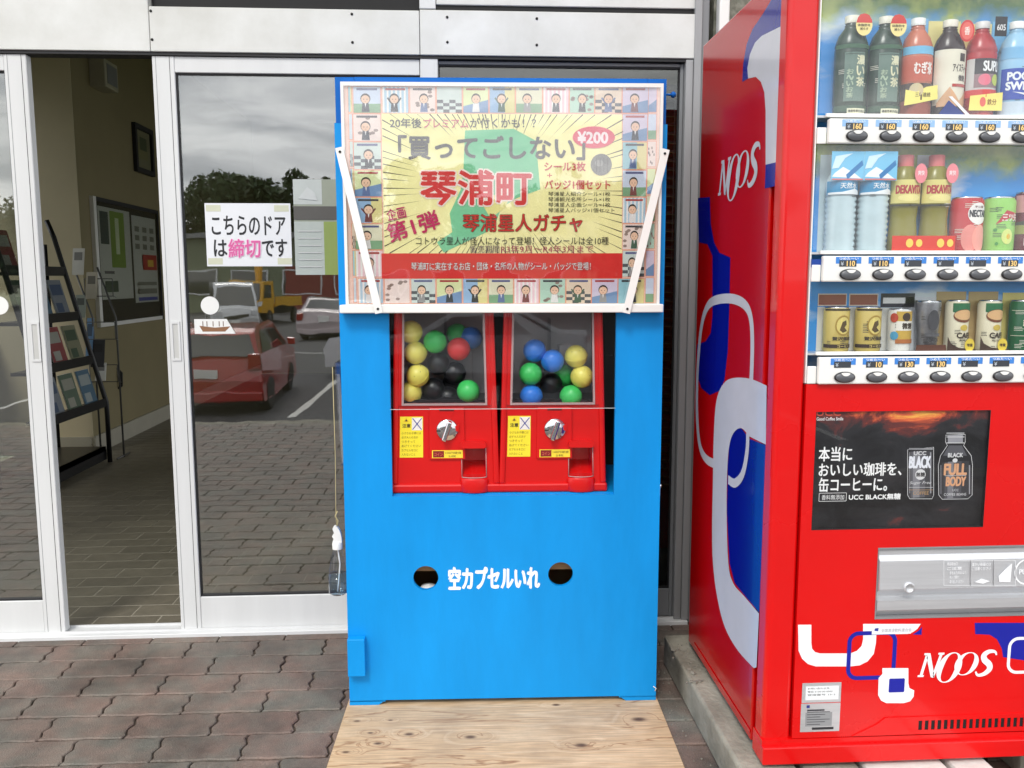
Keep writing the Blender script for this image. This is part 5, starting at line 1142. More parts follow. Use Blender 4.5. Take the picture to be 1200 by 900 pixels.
A.rect(q1[0] + w * .3, q1[1] + .005, q1[0] + w * .85, q1[1] + .011, (44, 44, 48), layer=1); A.rect(q1[0] + w * .14, q2[1] - .012, q1[0] + w * .22, q2[1] - .005, (40, 50, 130), layer=1); A.rect(q1[0] + w * .16, q2[1] - .020, q1[0] + w * .6, q2[1] - .016, (60, 60, 66), layer=1)
A.build('plate_print', vm)

# ---- livery on the side
A = Art(vm, 'x', .003, step=-.0003)
LG = pmat('white_side_film', (206, 208, 218), rough=.2, coat=.3); LB = pmat('blue_side_film', (8, 14, 140), rough=.2, coat=.3, spec=.4)
def sp_(pts, c, L): A.poly(pts, c, px=True, layer=L)
sp_([(917, -16), (917, 32), (895, 44), (884, 60), (879, 80), (877, 92), (870, 96), (871, 75), (875, 52), (882, 34), (895, 15), (905, -2)], LB, 0)
sp_([(917, 30), (917, 130), (910, 190), (897.5, 193), (897.5, 130), (896, 108), (892, 96), (886, 90), (877, 92), (876, 80), (879, 64), (885, 50), (893, 42)], LG, 1)
sp_([(897.5, 193), (910, 190), (908.5, 218), (896.5, 221)], LB, 1)
sp_([(818, 232), (832, 231), (833, 262), (837, 284), (843, 296), (856, 302), (855, 352), (853, 412), (849, 446), (843, 458), (832, 463), (822, 455), (817, 440), (817, 404), (827, 400), (833, 390), (835, 370), (835, 300), (829, 286), (819, 284)], LB, 0)
noq = [(839, 242), (888, 166)]
a_ = A.conv(841, 238); b_ = A.conv(889, 168)
sp_([(878, 514), (898, 522), (893, 640), (890, 718), (872, 697), (861, 683), (855, 660), (852, 600), (853, 545), (856, 505), (862, 500), (870, 503)], LB, 0)
def rr_stroke(pts, w, c, L, closed=False): A.stroke(pts, w, c, px=True, closed=closed, layer=L)
P1 = spline([(878, 508), (879, 470), (881, 440), (882, 400), (880, 372), (873, 357), (858, 350), (838, 352), (828, 362), (822, 385), (818, 430), (817, 480), (820, 520), (828, 538), (842, 545)], 5, closed=False)
rr_stroke(P1, [.026 + .012 * (1 - abs(2 * i / (len(P1) - 1) - 1)) * 0 for i in range(len(P1))], LG, 2)
P2 = spline([(877, 508), (876, 530), (871, 555), (862, 566), (854, 562)], 5, closed=False); rr_stroke(P2, .024, LG, 4)
A.poly([A.conv(*p) for p in spline([(899, 452), (880, 444), (860, 443), (848, 450), (840, 470), (837, 510), (836, 560), (835, 620), (836, 660), (841, 700), (850, 735), (865, 762), (884, 783)], 4, closed=False)] + [A.conv(*p) for p in [(887, 782), (890, 719)]] + [A.conv(*p) for p in spline([(890, 719), (872, 698), (860, 684), (854, 660), (852, 600), (853, 545), (856, 518), (862, 505), (870, 502), (878, 511)], 4, closed=False)] + [A.conv(898, 521)], LG, layer=3)
noos(A, a_[0] + .0, a_[1], b_[0] + 0, b_[1], LG, 5) if 0 else None
# side runs front to back: mirror so the word reads from the outside
class Flip:
    def __init__(s, A): s.A = A; s.m = a_[0]
    def poly(s, p, c, layer=0): s.A.poly(p, c, layer=layer)
ax0, az0 = A.conv(841, 240); ax1, az1 = A.conv(889, 168)
noos(A, ax0, min(az0, az1) - .0, ax1, max(az0, az1) - .0, LG, 5)
A.build('side_livery', vm)
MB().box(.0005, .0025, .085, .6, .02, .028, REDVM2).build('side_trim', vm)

# ================================================================== DRINK SAMPLES
def lab(text): return text
def drink(px0, px1, py0, py1, kind, spec, label, row, cat):
    """a sample stood on its shelf; the size comes from its outline in the display"""
    yc = .031
    a = hit((px0 + px1) / 2, py1, 'y', yc, vm); l = hit(px0, (py0 + py1) / 2, 'y', yc, vm); r_ = hit(px1, (py0 + py1) / 2, 'y', yc, vm); t_ = hit((px0 + px1) / 2, py0, 'y', yc, vm)
    rad = min((r_[0] - l[0]) / 2, .0368) ; H = t_[2] - SHLF[row]; H = max(H, .05)
    r = Root('drink_bottle' if kind != 'can' and kind != 'slim' else 'drink_can', vm.world(((l[0] + r_[0]) / 2, yc, SHLF[row])), 0, label, cat, 'sample drinks in the vending machine display')
    r.o.scale = (1, min(1, .0275 / rad), 1)
    if kind == 'can': r.o.rotation_euler = (0, 0, R(-7))
    body = spec.get('body', (200, 200, 200)); bm_ = spec.get('mat') or pmat('drink_%02x%02x%02x' % body, body, rough=.25, var=.04)
    if kind in ('can', 'slim'):
        MB().lathe([(rad * .86, 0), (rad * .97, H * .02), (rad, H * .06), (rad, H * .93), (rad * .9, H * .975), (rad * .9, H)], bm_, seg=28).build('body', r)
        MB().lathe([(rad * .91, H * .985), (rad * .91, H * 1.0 + .001), (rad * .85, H * 1.0 + .001), (rad * .83, H * .992), (.001, H * .992)], CHROME, seg=28, cap=False).build('lid', r); sh0, sh1 = .07, .92
    elif kind == 'tall':
        MB().lathe([(rad * .86, 0), (rad * .98, H * .02)] + [(rad * (.985 if i % 2 else .945), H * (.035 + i * .012)) for i in range(8)] + [(rad, H * .14), (rad, H * .66), (rad * .95, H * .675), (rad, H * .69), (rad * .96, H * .72), (rad * .8, H * .80), (rad * .52, H * .865), (rad * .42, H * .89), (rad * .47, H * .90), (rad * .40, H * .91), (rad * .4, H * .93)], bm_, seg=28).build('body', r)
        MB().lathe([(rad * .46, H * .925), (rad * .46, H * .995), (rad * .4, H)], pmat('cap_%02x%02x%02x' % spec.get('cap', (236, 236, 232)), spec.get('cap', (236, 236, 232)), rough=.4), seg=20).build('cap', r); sh0, sh1 = .15, .6
    elif kind == 'waist':
        MB().lathe([(rad * .9, 0), (rad, H * .04), (rad * .93, H * .2), (rad * .86, H * .34), (rad * .92, H * .46), (rad, H * .5), (rad, H * .72), (rad * .75, H * .84), (rad * .42, H * .9)], bm_, seg=28).build('body', r)
        MB().lathe([(rad * .52, H * .86), (rad * .52, H * .99), (rad * .45, H)], pmat('cap_%02x%02x%02x' % spec.get('cap', (220, 60, 60)), spec.get('cap', (220, 60, 60)), rough=.4), seg=20).build('cap', r); sh0, sh1 = .48, .74
    elif kind == 'water':
        pr = []
        for i in range(22): z = i / 21 * .62; pr.append((rad * (.99 if i % 2 else .88), H * z))
        MB().lathe([(rad * .85, 0)] + pr[1:] + [(rad, H * .64), (rad, H * .74), (rad * .5, H * .9)], bm_, seg=28).build('body', r)
        MB().lathe([(rad * .5, H * .88), (rad * .5, H * .97)], WHITEP, seg=20).build('cap', r); sh0, sh1 = .6, .74
    elif kind == 'tumbler':
        MB().lathe([(rad * .72, 0), (rad * .78, H * .04), (rad, H * .94), (rad * .99, H * .96)], bm_, seg=28).build('body', r)
        MB().lathe([(rad * .99, H * .96), (rad * 1.0, H * 1.0), (rad * .8, H * 1.0)], CHROME, seg=28).build('lid', r); sh0, sh1 = .1, .9
    A = Art(r, 'y', 0, step=-.00025, bend=rad + .0002)
    hw = rad * 1.25
    rq = random.Random(int(px0)); tone = (60, 60, 60) if sum(body) > 380 else (220, 216, 200)
    LL = A.L; A.L += 1
    for i in range(6):
        z_c = H * (sh0 + (sh1 - sh0) * rq.random()); w_c = hw * rq.uniform(.12, .3); x_c = hw * rq.uniform(-.75, .75)
        for q_ in range(3): A.rect(x_c - w_c, z_c - q_ * .0036, x_c + w_c * rq.uniform(.3, 1), z_c - q_ * .0036 + .0012, tone, layer=LL)
    for it in spec.get('print', ()):
        ty = it[0]
        if ty == 'band': A.rect(-hw * 1.1, H * it[1], hw * 1.1, H * it[2], it[3])
        elif ty == 'rect': A.rect(hw * it[1], H * it[2], hw * it[3], H * it[4], it[5])
        elif ty == 'ell': A.poly(ell(hw * it[1], H * it[2], hw * it[3], H * it[4], 20), it[5])
        elif ty == 'poly': A.poly([(hw * p[0], H * p[1]) for p in it[1]], it[2])
        elif ty == 'text': A.text(it[1], hw * it[2], H * it[3], hw * it[4], H * it[5], it[6], bold=it[7] if len(it) > 7 else .02)
        elif ty == 'vtext':
            n = len(it[1]); hh_ = (it[5] - it[3]) / n
            for i, ch in enumerate(it[1]): A.text(ch, hw * it[2], H * (it[5] - (i + .95) * hh_), hw * it[4], H * (it[5] - (i + .1) * hh_), it[6], bold=.03, layer=A.L)
            A.L += 1
    if A.v: A.build('label_print', r)
    C = Art(r, 'y', -rad - .0012, step=-.0003)
    for it in spec.get('card', ()):
        if it[0] == 'rect': C.rect(rad * it[1], H * it[2], rad * it[3], H * it[4], it[5])
        elif it[0] == 'ell': C.poly(ell(rad * it[1], H * it[2], rad * it[3], H * it[4], 22), it[5])
        elif it[0] == 'poly': C.poly([(rad * p[0], H * p[1]) for p in it[1]], it[2])
        elif it[0] == 'text': C.text(it[1], rad * it[2], H * it[3], rad * it[4], H * it[5], it[6], bold=.02)
    if C.v: C.build('promotion_card', r)
    K = MB()
    for it in spec.get('back', ()): K.box(rad * it[0], rad * it[2], .0270 * max(1, rad / .0275) + it[5] * .0006, .0275 * max(1, rad / .0275) + it[5] * .0006, H * it[1], H * it[3], ink(it[4]))
    if K.v: K.build('back_card', r)
    return r
GT = dict(body=(38, 62, 46), cap=(226, 222, 206), print=[('band', .04, .10, (46, 84, 60)), ('band', .66, .70, (60, 100, 70)), ('rect', -.55, .14, .45, .62, (104, 128, 116)), ('rect', -.52, .60, .45, .605, (30, 40, 34)), ('vtext', '濃い茶', .02, .28, .42, .60, (226, 224, 190)), ('vtext', 'お〜いお茶', -.42, .17, -.12, .46, (180, 196, 170)), ('rect', -.35, .01, .55, .07, (226, 224, 196)), ('text', '機能性表示食品', -.3, .03, .5, .055, (60, 60, 50))],
          card=[('ell', .35, .88, .50, .105, (238, 222, 150)), ('poly', [(-.13, .90), (-.05, .95), (.10, .98), (.35, .99), (.62, .975), (.80, .93), (.83, .90)], (206, 60, 52)), ('text', '体脂肪を', -.05, .865, .72, .89, (90, 80, 60)), ('text', '減らす', .1, .83, .6, .855, (90, 80, 60))])
drink(977, 1017, 19, 133, 'tall', GT, 'first dark green tea bottle at the left end of the top shelf', 0, 'tea bottle')
drink(1017, 1056, 20, 133, 'tall', GT, 'second dark green tea bottle on the top shelf, beside the blue topped one', 0, 'tea bottle')
drink(1056, 1091, 22, 133, 'tall', dict(body=(196, 112, 84), cap=(236, 236, 232), print=[('band', .62, .70, (120, 190, 226)), ('band', .35, .60, (200, 96, 70)), ('band', .02, .14, (150, 70, 50)), ('text', 'むぎ茶', -.4, .42, .6, .54, (246, 236, 230), .04), ('band', .16, .33, (70, 54, 44)), ('ell', -.25, .26, .35, .07, (206, 190, 150))], card=[('poly', [(-1.1, .10), (-1.05, .26), (-.3, .24), (.3, .29), (1.05, .31), (1.1, .17), (.2, .14), (-.4, .12)], (238, 226, 130)), ('text', '三年連続', -.4, .19, .6, .235, (110, 100, 60))], back=[(-1.05, .0, 1.1, 1.04, (120, 180, 226), 0)]), 'barley tea bottle with a light blue shoulder and yellow ribbon, top shelf', 0, 'tea bottle')
drink(1093, 1129, 24, 133, 'tall', dict(body=(52, 34, 30), cap=(232, 226, 210), print=[('band', .12, .68, (232, 226, 206)), ('rect', .25, .56, .62, .64, (60, 50, 44)), ('text', 'アイスティー', -.1, .45, .8, .53, (60, 50, 44), .03), ('text', '微糖', .2, .36, .65, .42, (60, 50, 44)), ('rect', -.1, .30, .75, .33, (180, 60, 50)), ('poly', [(-.8, .14), (-.2, .30), (.3, .16), (.9, .28), (.9, .10), (-.8, .10)], (216, 170, 130))], card=[('ell', .62, .86, .48, .11, (206, 62, 62)), ('ell', .62, .86, .38, .088, (224, 110, 100)), ('text', '香', .45, .82, .8, .9, (246, 230, 220)), ('poly', [(-.9, .02), (-.3, .16), (.9, .0), (.7, -.0)], (40, 60, 130)), ('poly', [(-.35, .20), (-.1, .20), (1.2, .0), (.95, .0)], (240, 240, 240))], back=[(-1.0, .0, 1.1, 1.03, (236, 224, 150), 0)]), 'cream labelled iced tea bottle with a round red sticker, top shelf', 0, 'tea bottle')
drink(1131, 1166, 26, 133, 'tall', dict(body=(176, 40, 44), cap=(220, 216, 214), print=[('band', .28, .60, (206, 202, 200)), ('rect', -.62, .44, .8, .60, (60, 56, 60)), ('rect', -.62, .30, .8, .44, (150, 120, 124)), ('text', 'SUPLI', -.2, .47, .78, .57, (240, 240, 240), .04), ('ell', -.1, .38, .32, .06, (226, 120, 140)), ('ell', .52, .38, .25, .06, (190, 206, 90)), ('band', .2, .28, (212, 70, 66))], card=[('rect', .3, .82, 1.1, 1.02, (44, 44, 48)), ('text', '605', .45, .88, 1.0, .94, (230, 230, 230)), ('poly', [(-1.1, .06), (-1.05, .21), (1.1, .25), (1.1, .06)], (240, 226, 130)), ('ell', -.2, .15, .2, .05, (224, 110, 100)), ('text', '鉄分', .1, .12, .7, .18, (150, 110, 60))], back=[(-1.0, .4, 1.1, 1.02, (232, 214, 140), 0)]), 'red bottle with a black card on its neck, top shelf', 0, 'drink bottle')
drink(1170, 1208, 26, 133, 'tall', dict(body=(150, 196, 226), cap=(240, 240, 238), print=[('band', .60, .72, (130, 190, 230)), ('rect', -1, .18, 1.1, .50, (36, 72, 176)), ('text', 'POCARI', -.65, .38, 1.0, .46, (240, 244, 248), .05), ('text', 'SWEAT', -.7, .28, .95, .36, (240, 244, 248), .05), ('poly', [(-.4, .26), (.3, .245), (1, .20), (1, .19), (.2, .225)], (240, 244, 248)), ('band', .0, .16, (200, 214, 226))], back=[(-1.1, .0, 1.1, 1.04, (120, 186, 226), 0)]), 'pale blue sports drink bottle at the right edge of the top shelf', 0, 'drink bottle')
drink(1210, 1246, 26, 133, 'tall', dict(body=(214, 196, 90), cap=(240, 240, 238), print=[('band', .2, .6, (240, 226, 120))]), 'yellow drink bottle right of the sports drink, top shelf', 0, 'drink bottle')
WATB = pmat('water_bottle_plastic', (196, 216, 222), rough=.15, spec=.8, var=.06, ns=20)
for (a, b, s_) in ((967, 1003, 'left water bottle with a blue label on the middle shelf'), (1005, 1041, 'right water bottle with a blue label, beside the golden drinks')):
    drink(a, b, 184, 293, 'water', dict(mat=WATB, print=[('band', .60, .74, (30, 140, 190)), ('poly', [(-1, .60), (1, .60), (1, .63), (.5, .66), (-.2, .625), (-1, .62)], (240, 244, 246)), ('text', '天然水', -.3, .66, .6, .72, (240, 244, 246))], card=[('rect', -1.05, .74, 1.05, 1.04, (120, 194, 230)), ('poly', [(-1.0, .78), (.9, .76), (.4, .82), (-.3, .88), (-.8, .82)], (236, 244, 248)), ('poly', [(-.1, .80), (.9, .95), (.98, .90), (.0, .75)], (40, 120, 180)), ('poly', [(-1.02, .86), (-.8, .99), (.3, 1.02), (-.2, .97), (-.6, .87)], (206, 232, 246)), ('rect', -1.0, .745, 1.0, .76, (210, 120, 120))], back=[(-1.1, .0, 1.1, 1.04, (206, 226, 232), 0)]), s_, 1, 'water bottle')
for (a, b, s_) in ((1042, 1076, 'left golden vitamin drink with a pink cap on the middle shelf'), (1078, 1112, 'right golden vitamin drink with a pink cap, beside the peach can')):
    drink(a, b, 182, 293, 'waist', dict(body=(138, 130, 30), cap=(222, 110, 110), print=[('band', .50, .74, (226, 214, 130)), ('text', 'DEKAVITA', -.75, .60, .75, .68, (180, 50, 44), .06), ('ell', 0, .555, .62, .035, (240, 228, 150)), ('band', .47, .49, (60, 56, 24))], card=[('rect', -1.1, .0, 1.1, .165, (214, 60, 44)), ('ell', .1, .09, .25, .045, (236, 206, 90)), ('ell', .75, .09, .22, .04, (236, 206, 90)), ('ell', .62, .80, .42, .1, (232, 140, 148)), ('text', '爽快', .4, .78, .85, .83, (246, 230, 230))], back=[(-.9, .7, 1.0, 1.02, (214, 220, 232), 0)]), s_, 1, 'drink bottle')
drink(1114, 1150, 232, 293, 'can', dict(body=(196, 40, 44), print=[('ell', .35, .70, .55, .20, (244, 240, 236)), ('text', 'NECTAR', -.12, .64, .86, .76, (30, 30, 40), .05), ('ell', -.05, .25, .42, .25, (232, 140, 130)), ('ell', .45, .25, .40, .25, (240, 160, 146)), ('text', '不二家', .1, .80, .6, .84, (120, 60, 60))]), 'red peach nectar can on the middle shelf', 1, 'drink can')
drink(1152, 1187, 232, 293, 'can', dict(body=(150, 206, 100), print=[('poly', [(-.4, .5), (.3, .62), (.9, .56), (.8, .70), (.1, .76), (-.1, .66)], (196, 60, 70)), ('text', '三ツ矢', -.1, .56, .8, .70, (240, 230, 220), .04), ('ell', .2, .28, .3, .14, (214, 226, 130)), ('ell', .25, .28, .1, .05, (220, 180, 60)), ('ell', -.4, .4, .1, .03, (70, 150, 60)), ('ell', -.3, .15, .08, .03, (70, 150, 60))]), 'light green soda can on the middle shelf', 1, 'drink can')
drink(1189, 1225, 226, 293, 'can', dict(body=(110, 40, 50), print=[('band', .66, .95, (210, 150, 150)), ('poly', [(-1, .4), (1, .52), (1, .60), (-1, .50)], (60, 60, 40)), ('band', .3, .45, (150, 150, 70)), ('text', 'ピーチ', -.5, .1, .6, .24, (236, 206, 206), .04)]), 'dark red can at the right edge of the middle shelf', 1, 'drink can')
drink(1227, 1262, 230, 293, 'can', dict(body=(230, 230, 226), print=[('band', .3, .7, (60, 120, 190))]), 'white can with a blue band right of the dark red one', 1, 'drink can')
GC = dict(body=(206, 184, 104), print=[('band', .93, .97, (60, 54, 44)), ('ell', .15, .60, .52, .23, (170, 140, 60)), ('ell', .15, .60, .44, .19, (222, 204, 120)), ('poly', [(-.1, .5), (.05, .68), (.3, .72), (.35, .62), (.2, .56), (.4, .48), (.1, .44)], (90, 72, 40)), ('text', '贅沢微糖', -.5, .27, .75, .35, (70, 60, 44), .04), ('band', .10, .18, (60, 44, 34)), ('text', 'コーヒー', -.2, .115, .6, .165, (226, 206, 130))],
          back=[(-1.15, 1.02, 1.2, 1.30, (226, 214, 196), 0), (-1.08, 1.045, 1.13, 1.275, (150, 84, 66), -1), (-1.15, .0, .2, 1.0, (236, 236, 232), 0)])
drink(965, 994, 360, 412, 'slim', GC, 'first golden coffee can on the bottom shelf, next to the red door edge', 2, 'coffee can')
drink(1002, 1031, 360, 412, 'slim', GC, 'second golden coffee can on the bottom shelf, beside the white one', 2, 'coffee can')
drink(1041, 1066, 362, 412, 'slim', dict(body=(232, 230, 224), print=[('rect', -.6, .2, .8, .95, (206, 170, 76)), ('rect', -.6, .5, .8, .72, (238, 234, 224)), ('text', '微糖', -.2, .54, .6, .68, (60, 50, 40), .04), ('ell', .1, .82, .3, .1, (70, 54, 40)), ('ell', -.75, .80, .28, .11, (190, 70, 50)), ('ell', -.7, .38, .28, .1, (80, 160, 200)), ('rect', -.6, .2, .8, .3, (180, 110, 60))], back=[(-1.3, -.0, 1.4, 1.02, (238, 238, 234), 0), (-1.3, 1.03, 1.9, 1.36, (44, 44, 54), 0), (-1.1, 1.12, 1.0, 1.26, (236, 236, 236), -1)]), 'small white and gold can with a black and white sign above, bottom shelf', 2, 'coffee can')
drink(1073, 1100, 352, 410, 'tumbler', dict(body=(140, 140, 144), mat=pmat('tumbler_steel', (150, 150, 154), rough=.28, metal=.7, var=.3, ns=40), print=[('ell', 0, .62, .4, .2, (70, 70, 74)), ('rect', -.5, .3, .5, .36, (90, 90, 94)), ('text', 'BLACK', -.4, .2, .4, .27, (60, 60, 64))], card=[('poly', [(-1.5, .0), (-1.4, .14), (1.1, .14), (1.2, .0)], (90, 54, 40))], back=[(-1.6, .0, 1.25, 1.06, (226, 230, 236), 0)]), 'dented silver metal can leaning in front of a white card, bottom shelf', 2, 'coffee can')
CF = dict(body=(232, 224, 196), print=[('poly', [(-.7, .95), (.9, .95), (.9, .80), (.1, .70), (-.7, .78)], (40, 110, 70)), ('ell', .1, .70, .75, .13, (120, 70, 44)), ('ell', .1, .72, .68, .10, (222, 180, 130)), ('ell', .12, .47, .28, .06, (206, 180, 80)), ('text', 'CAFE', -.35, .27, .75, .37, (60, 44, 34), .04), ('text', 'AU LAIT', -.2, .2, .6, .24, (60, 44, 34))],
          card=[('poly', [(-1.35, .0), (-1.35, .30), (-1.0, .16), (-.3, .08), (1.35, .04), (1.35, .0)], (66, 44, 30)), ('ell', .72, .13, .45, .13, (226, 200, 70)), ('text', '増量', .45, .1, 1.0, .16, (80, 60, 30))], back=[(-1.4, .0, 1.4, 1.17, (196, 170, 120), 0)])
drink(1108, 1133, 352, 411, 'slim', CF, 'left milk coffee can with a cup picture on the bottom shelf', 2, 'coffee can')
drink(1146, 1171, 352, 411, 'slim', CF, 'right milk coffee can with a cup picture, beside the green one', 2, 'coffee can')
drink(1183, 1214, 352, 411, 'slim', dict(body=(30, 96, 60), print=[('text', '緑茶', -.4, .5, .6, .66, (230, 226, 200), .04), ('band', .3, .31, (226, 226, 200)), ('band', .8, .81, (226, 226, 200))], back=[(-1.1, .0, 1.1, 1.15, (232, 216, 130), 0), (-1.1, 0, 1.1, .2, (230, 234, 240), -1)]), 'dark green can at the right edge of the bottom shelf', 2, 'drink can')

# ================================================================== THE CAR PARK BEHIND THE VIEWER (mirrored in the glass)
TRIM = pmat('car_trim', (26, 26, 28), rough=.5); CGL = pmat('car_glass', (24, 28, 32), rough=.05, spec=.9, coat=1.); TAIL = pmat('tail_lamp', (150, 10, 12), rough=.15, coat=1.); HEADL = pmat('head_lamp', (206, 210, 214), rough=.1, coat=1.)
wh = {}
def wheel_meshes(r_):
    if r_ in wh: return wh[r_]
    t_ = MB().lathe([(r_ * .62, -.09), (r_ * .94, -.10), (r_, -.07), (r_, .07), (r_ * .94, .10), (r_ * .62, .09)], RUBBER, seg=24, axis='y').mesh('tyre')
    rim = MB().lathe([(r_ * .62, -.085), (r_ * .5, -.07), (r_ * .15, -.085), (.01, -.085)], CHROME, seg=20, axis='y').lathe([(r_ * .62, .085), (r_ * .5, .07), (r_ * .15, .085), (.01, .085)], CHROME, seg=20, axis='y')
    for k in range(5):
        q = 2 * math.pi * k / 5; rim.box(-.02, .02, -.092, -.078, 0, r_ * .6, CHROME, rot=(Matrix.Rotation(q, 3, 'Y'), (0, 0, 0)))
    wh[r_] = (t_, rim.mesh('rim')); return wh[r_]
def car(name, label, cat, loc, rz, colour, L, Wc, H, prof, cab_prof, wins, wx, wr=.31, paint_c2=None, front_lamps=True):
    """x runs nose (+) to tail (-); prof: lower body outline (x,z); cab_prof: greenhouse outline"""
    r = Root(name, loc, rz, label, cat)
    pm = pmat('car_paint_%02x%02x%02x' % colour, colour, rough=.25, coat=1., var=.02)
    hw = Wc / 2
    def loft(pr, w0, w1, zt0, zt1, mat, nm):
        mm = MB(); n = len(pr); vs = []
        for sgn in (-1, 1):
            for x, z in pr:
                f = min(1, max(0, (z - zt0) / (zt1 - zt0))) if zt1 > zt0 else 0; vs.append((x, sgn * (w0 + (w1 - w0) * f), z))
        mm.add(vs, [tuple(range(n)), tuple(range(2 * n - 1, n - 1, -1))] + [(i, (i + 1) % n, n + (i + 1) % n, n + i) for i in range(n)], mat)
        o = mm.build(nm, r); bv = o.modifiers.new('b', 'BEVEL'); bv.width = .05; bv.segments = 2; bv.limit_method = 'ANGLE'; bv.angle_limit = R(25); return o
    zb = max(z for x, z in prof)
    loft(prof, hw, hw * .97, .5, zb, pm, 'body'); loft(cab_prof, hw * .96, hw * .80, zb - .05, H, pm, 'cabin')
    ys = lambda z: hw * .96 + (hw * .80 - hw * .96) * min(1, max(0, (z - zb + .05) / (H - zb + .05)))
    for w in wins['side']:
        for sgn in (-1, 1):
            mm = MB(); mm.add([(x, sgn * (ys(z) + .006), z) for x, z in w], [tuple(range(len(w)))], CGL); mm.build('side_window', r)
    for nm in ('windscreen', 'rear_window'):
        (x0, z0), (x1, z1) = wins[nm]; sx = 1 if nm == 'windscreen' else -1; e = .012 * sx
        MB().add([(x0 + e, -ys(z0) * .90, z0), (x0 + e, ys(z0) * .90, z0), (x1 + e, ys(z1) * .86, z1), (x1 + e, -ys(z1) * .86, z1)], [(0, 1, 2, 3)], CGL).build(nm, r)
    t_, rim = wheel_meshes(wr)
    for x in wx:
        for sgn in (-1, 1):
            w_ = place('wheel', t_, r, (x, sgn * (hw - .09), wr)); place('rim', rim, w_)
            MB().lathe([(wr * 1.13, 0), (wr * 1.13, .004)], BLACK, seg=20, axis='y', c=(x, sgn * (hw + .001) - .002, wr)).build('wheel_arch', r) if 0 else None
    xr, xf = min(p[0] for p in prof), max(p[0] for p in prof)
    for sgn in (-1, 1):
        MB().box(xr - .015, xr + .05, sgn * hw * .84 - .1, sgn * hw * .84 + .1, wins['tail'][0], wins['tail'][1], TAIL, bev=.02).build('tail_lamp', r)
        MB().box(xf - .05, xf + .012, sgn * hw * .74 - .14, sgn * hw * .74 + .14, wins['head'][0], wins['head'][1], HEADL, bev=.02).build('headlight', r)
        MB().box(wins['mirror'] - .06, wins['mirror'] + .06, sgn * hw, sgn * (hw + .16), zb + .02, zb + .16, pm, bev=.02).build('door_mirror', r)
    MB().box(xr - .03, xr + .02, -.17, .17, wins['plate'], wins['plate'] + .165, WHITEP).box(xf - .02, xf + .03, -.17, .17, .42, .585, WHITEP).build('number_plate', r)
    MB().box(xr - .025, xr + .1, -hw * .98, hw * .98, .24, .42, pm if cat != 'van' else TRIM, bev=.03).box(xf - .1, xf + .03, -hw * .98, hw * .98, .22, .42, TRIM if cat == 'van' else pm, bev=.03).build('bumper', r)
    MB().box(xf - .02, xf + .016, -hw * .5, hw * .5, .62, .74, TRIM, bev=.01).build('grille', r)
    MB().box(xr + .15, xf - .15, -hw * .9, hw * .9, .16, .3, TRIM).build('underbody', r)
    return r
ZL = -.82
hat_prof = [(-1.85, .28), (1.9, .26), (1.95, .6), (1.88, .82), (1.05, .98), (-1.78, 1.02), (-1.88, .6)]
hat_cab = [(1.1, .95), (.35, 1.46), (.0, 1.52), (-1.35, 1.50), (-1.58, 1.42), (-1.80, .97)]
hat_w = dict(side=[[(.85, 1.02), (.3, 1.42), (-.35, 1.44), (-.35, 1.02)], [(-.42, 1.02), (-.42, 1.44), (-1.2, 1.43), (-1.45, 1.05)]], windscreen=((1.02, 1.0), (.36, 1.45)), rear_window=((-1.79, 1.03), (-1.60, 1.40)), tail=(.80, 1.08), head=(.62, .80), mirror=.8, plate=.66)
car('red_hatchback', 'red compact car parked tail towards the shop, mirrored in the glass door', 'car', (-3.72, -11.4, ZL), R(-90 - 4), (170, 24, 26), 3.9, 1.7, 1.52, hat_prof, hat_cab, hat_w, (-1.25, 1.25), .31).o.scale = (1, 1, .88)
van_prof = [(-2.25, .3), (2.2, .28), (2.3, .6), (2.15, 1.02), (-2.3, 1.05), (-2.3, .5)]
van_cab = [(2.1, 1.0), (1.35, 1.88), (1.1, 1.95), (-2.1, 1.95), (-2.28, 1.85), (-2.28, 1.0)]
van_w = dict(side=[[(1.75, 1.08), (1.2, 1.78), (.7, 1.8), (.7, 1.1)], [(.6, 1.1), (.6, 1.8), (-.6, 1.8), (-.6, 1.1)], [(-.7, 1.1), (-.7, 1.8), (-2.05, 1.8), (-2.05, 1.1)]], windscreen=((2.02, 1.1), (1.42, 1.80)), rear_window=((-2.28, 1.1), (-2.28, 1.8)), tail=(.8, 1.1), head=(.66, .92), mirror=1.8, plate=.5)
car('white_van', 'white van parked facing the shop, mirrored in the glass door', 'van', (-8.9, -31.0, ZL), R(90 - 18), (214, 216, 218), 4.6, 1.75, 1.95, van_prof, van_cab, van_w, (-1.4, 1.45), .33)
sed_prof = [(-2.3, .3), (2.25, .28), (2.32, .6), (2.2, .80), (1.0, .92), (-1.5, .96), (-2.25, .96), (-2.35, .6)]
sed_cab = [(1.1, .90), (.35, 1.38), (-.1, 1.43), (-.9, 1.40), (-1.75, .94)]
sed_w = dict(side=[[(.85, .97), (.3, 1.34), (-.3, 1.36), (-.3, .97)], [(-.38, .97), (-.38, 1.36), (-.85, 1.34), (-1.35, .98)]], windscreen=((1.0, .95), (.38, 1.37)), rear_window=((-1.66, .98), (-.98, 1.36)), tail=(.70, .90), head=(.58, .76), mirror=.75, plate=.62)
car('silver_sedan', 'silver saloon with its tail towards the shop, farther row of the car park', 'car', (-4.55, -28.5, ZL), R(-90), (190, 176, 178), 4.6, 1.75, 1.43, sed_prof, sed_cab, sed_w, (-1.35, 1.4), .31)
car('white_sedan', 'white saloon parked across the near row right of the red compact car', 'car', (-.2, -15.2, ZL), R(-172), (214, 218, 222), 4.6, 1.75, 1.43, sed_prof, sed_cab, sed_w, (-1.35, 1.4), .31)
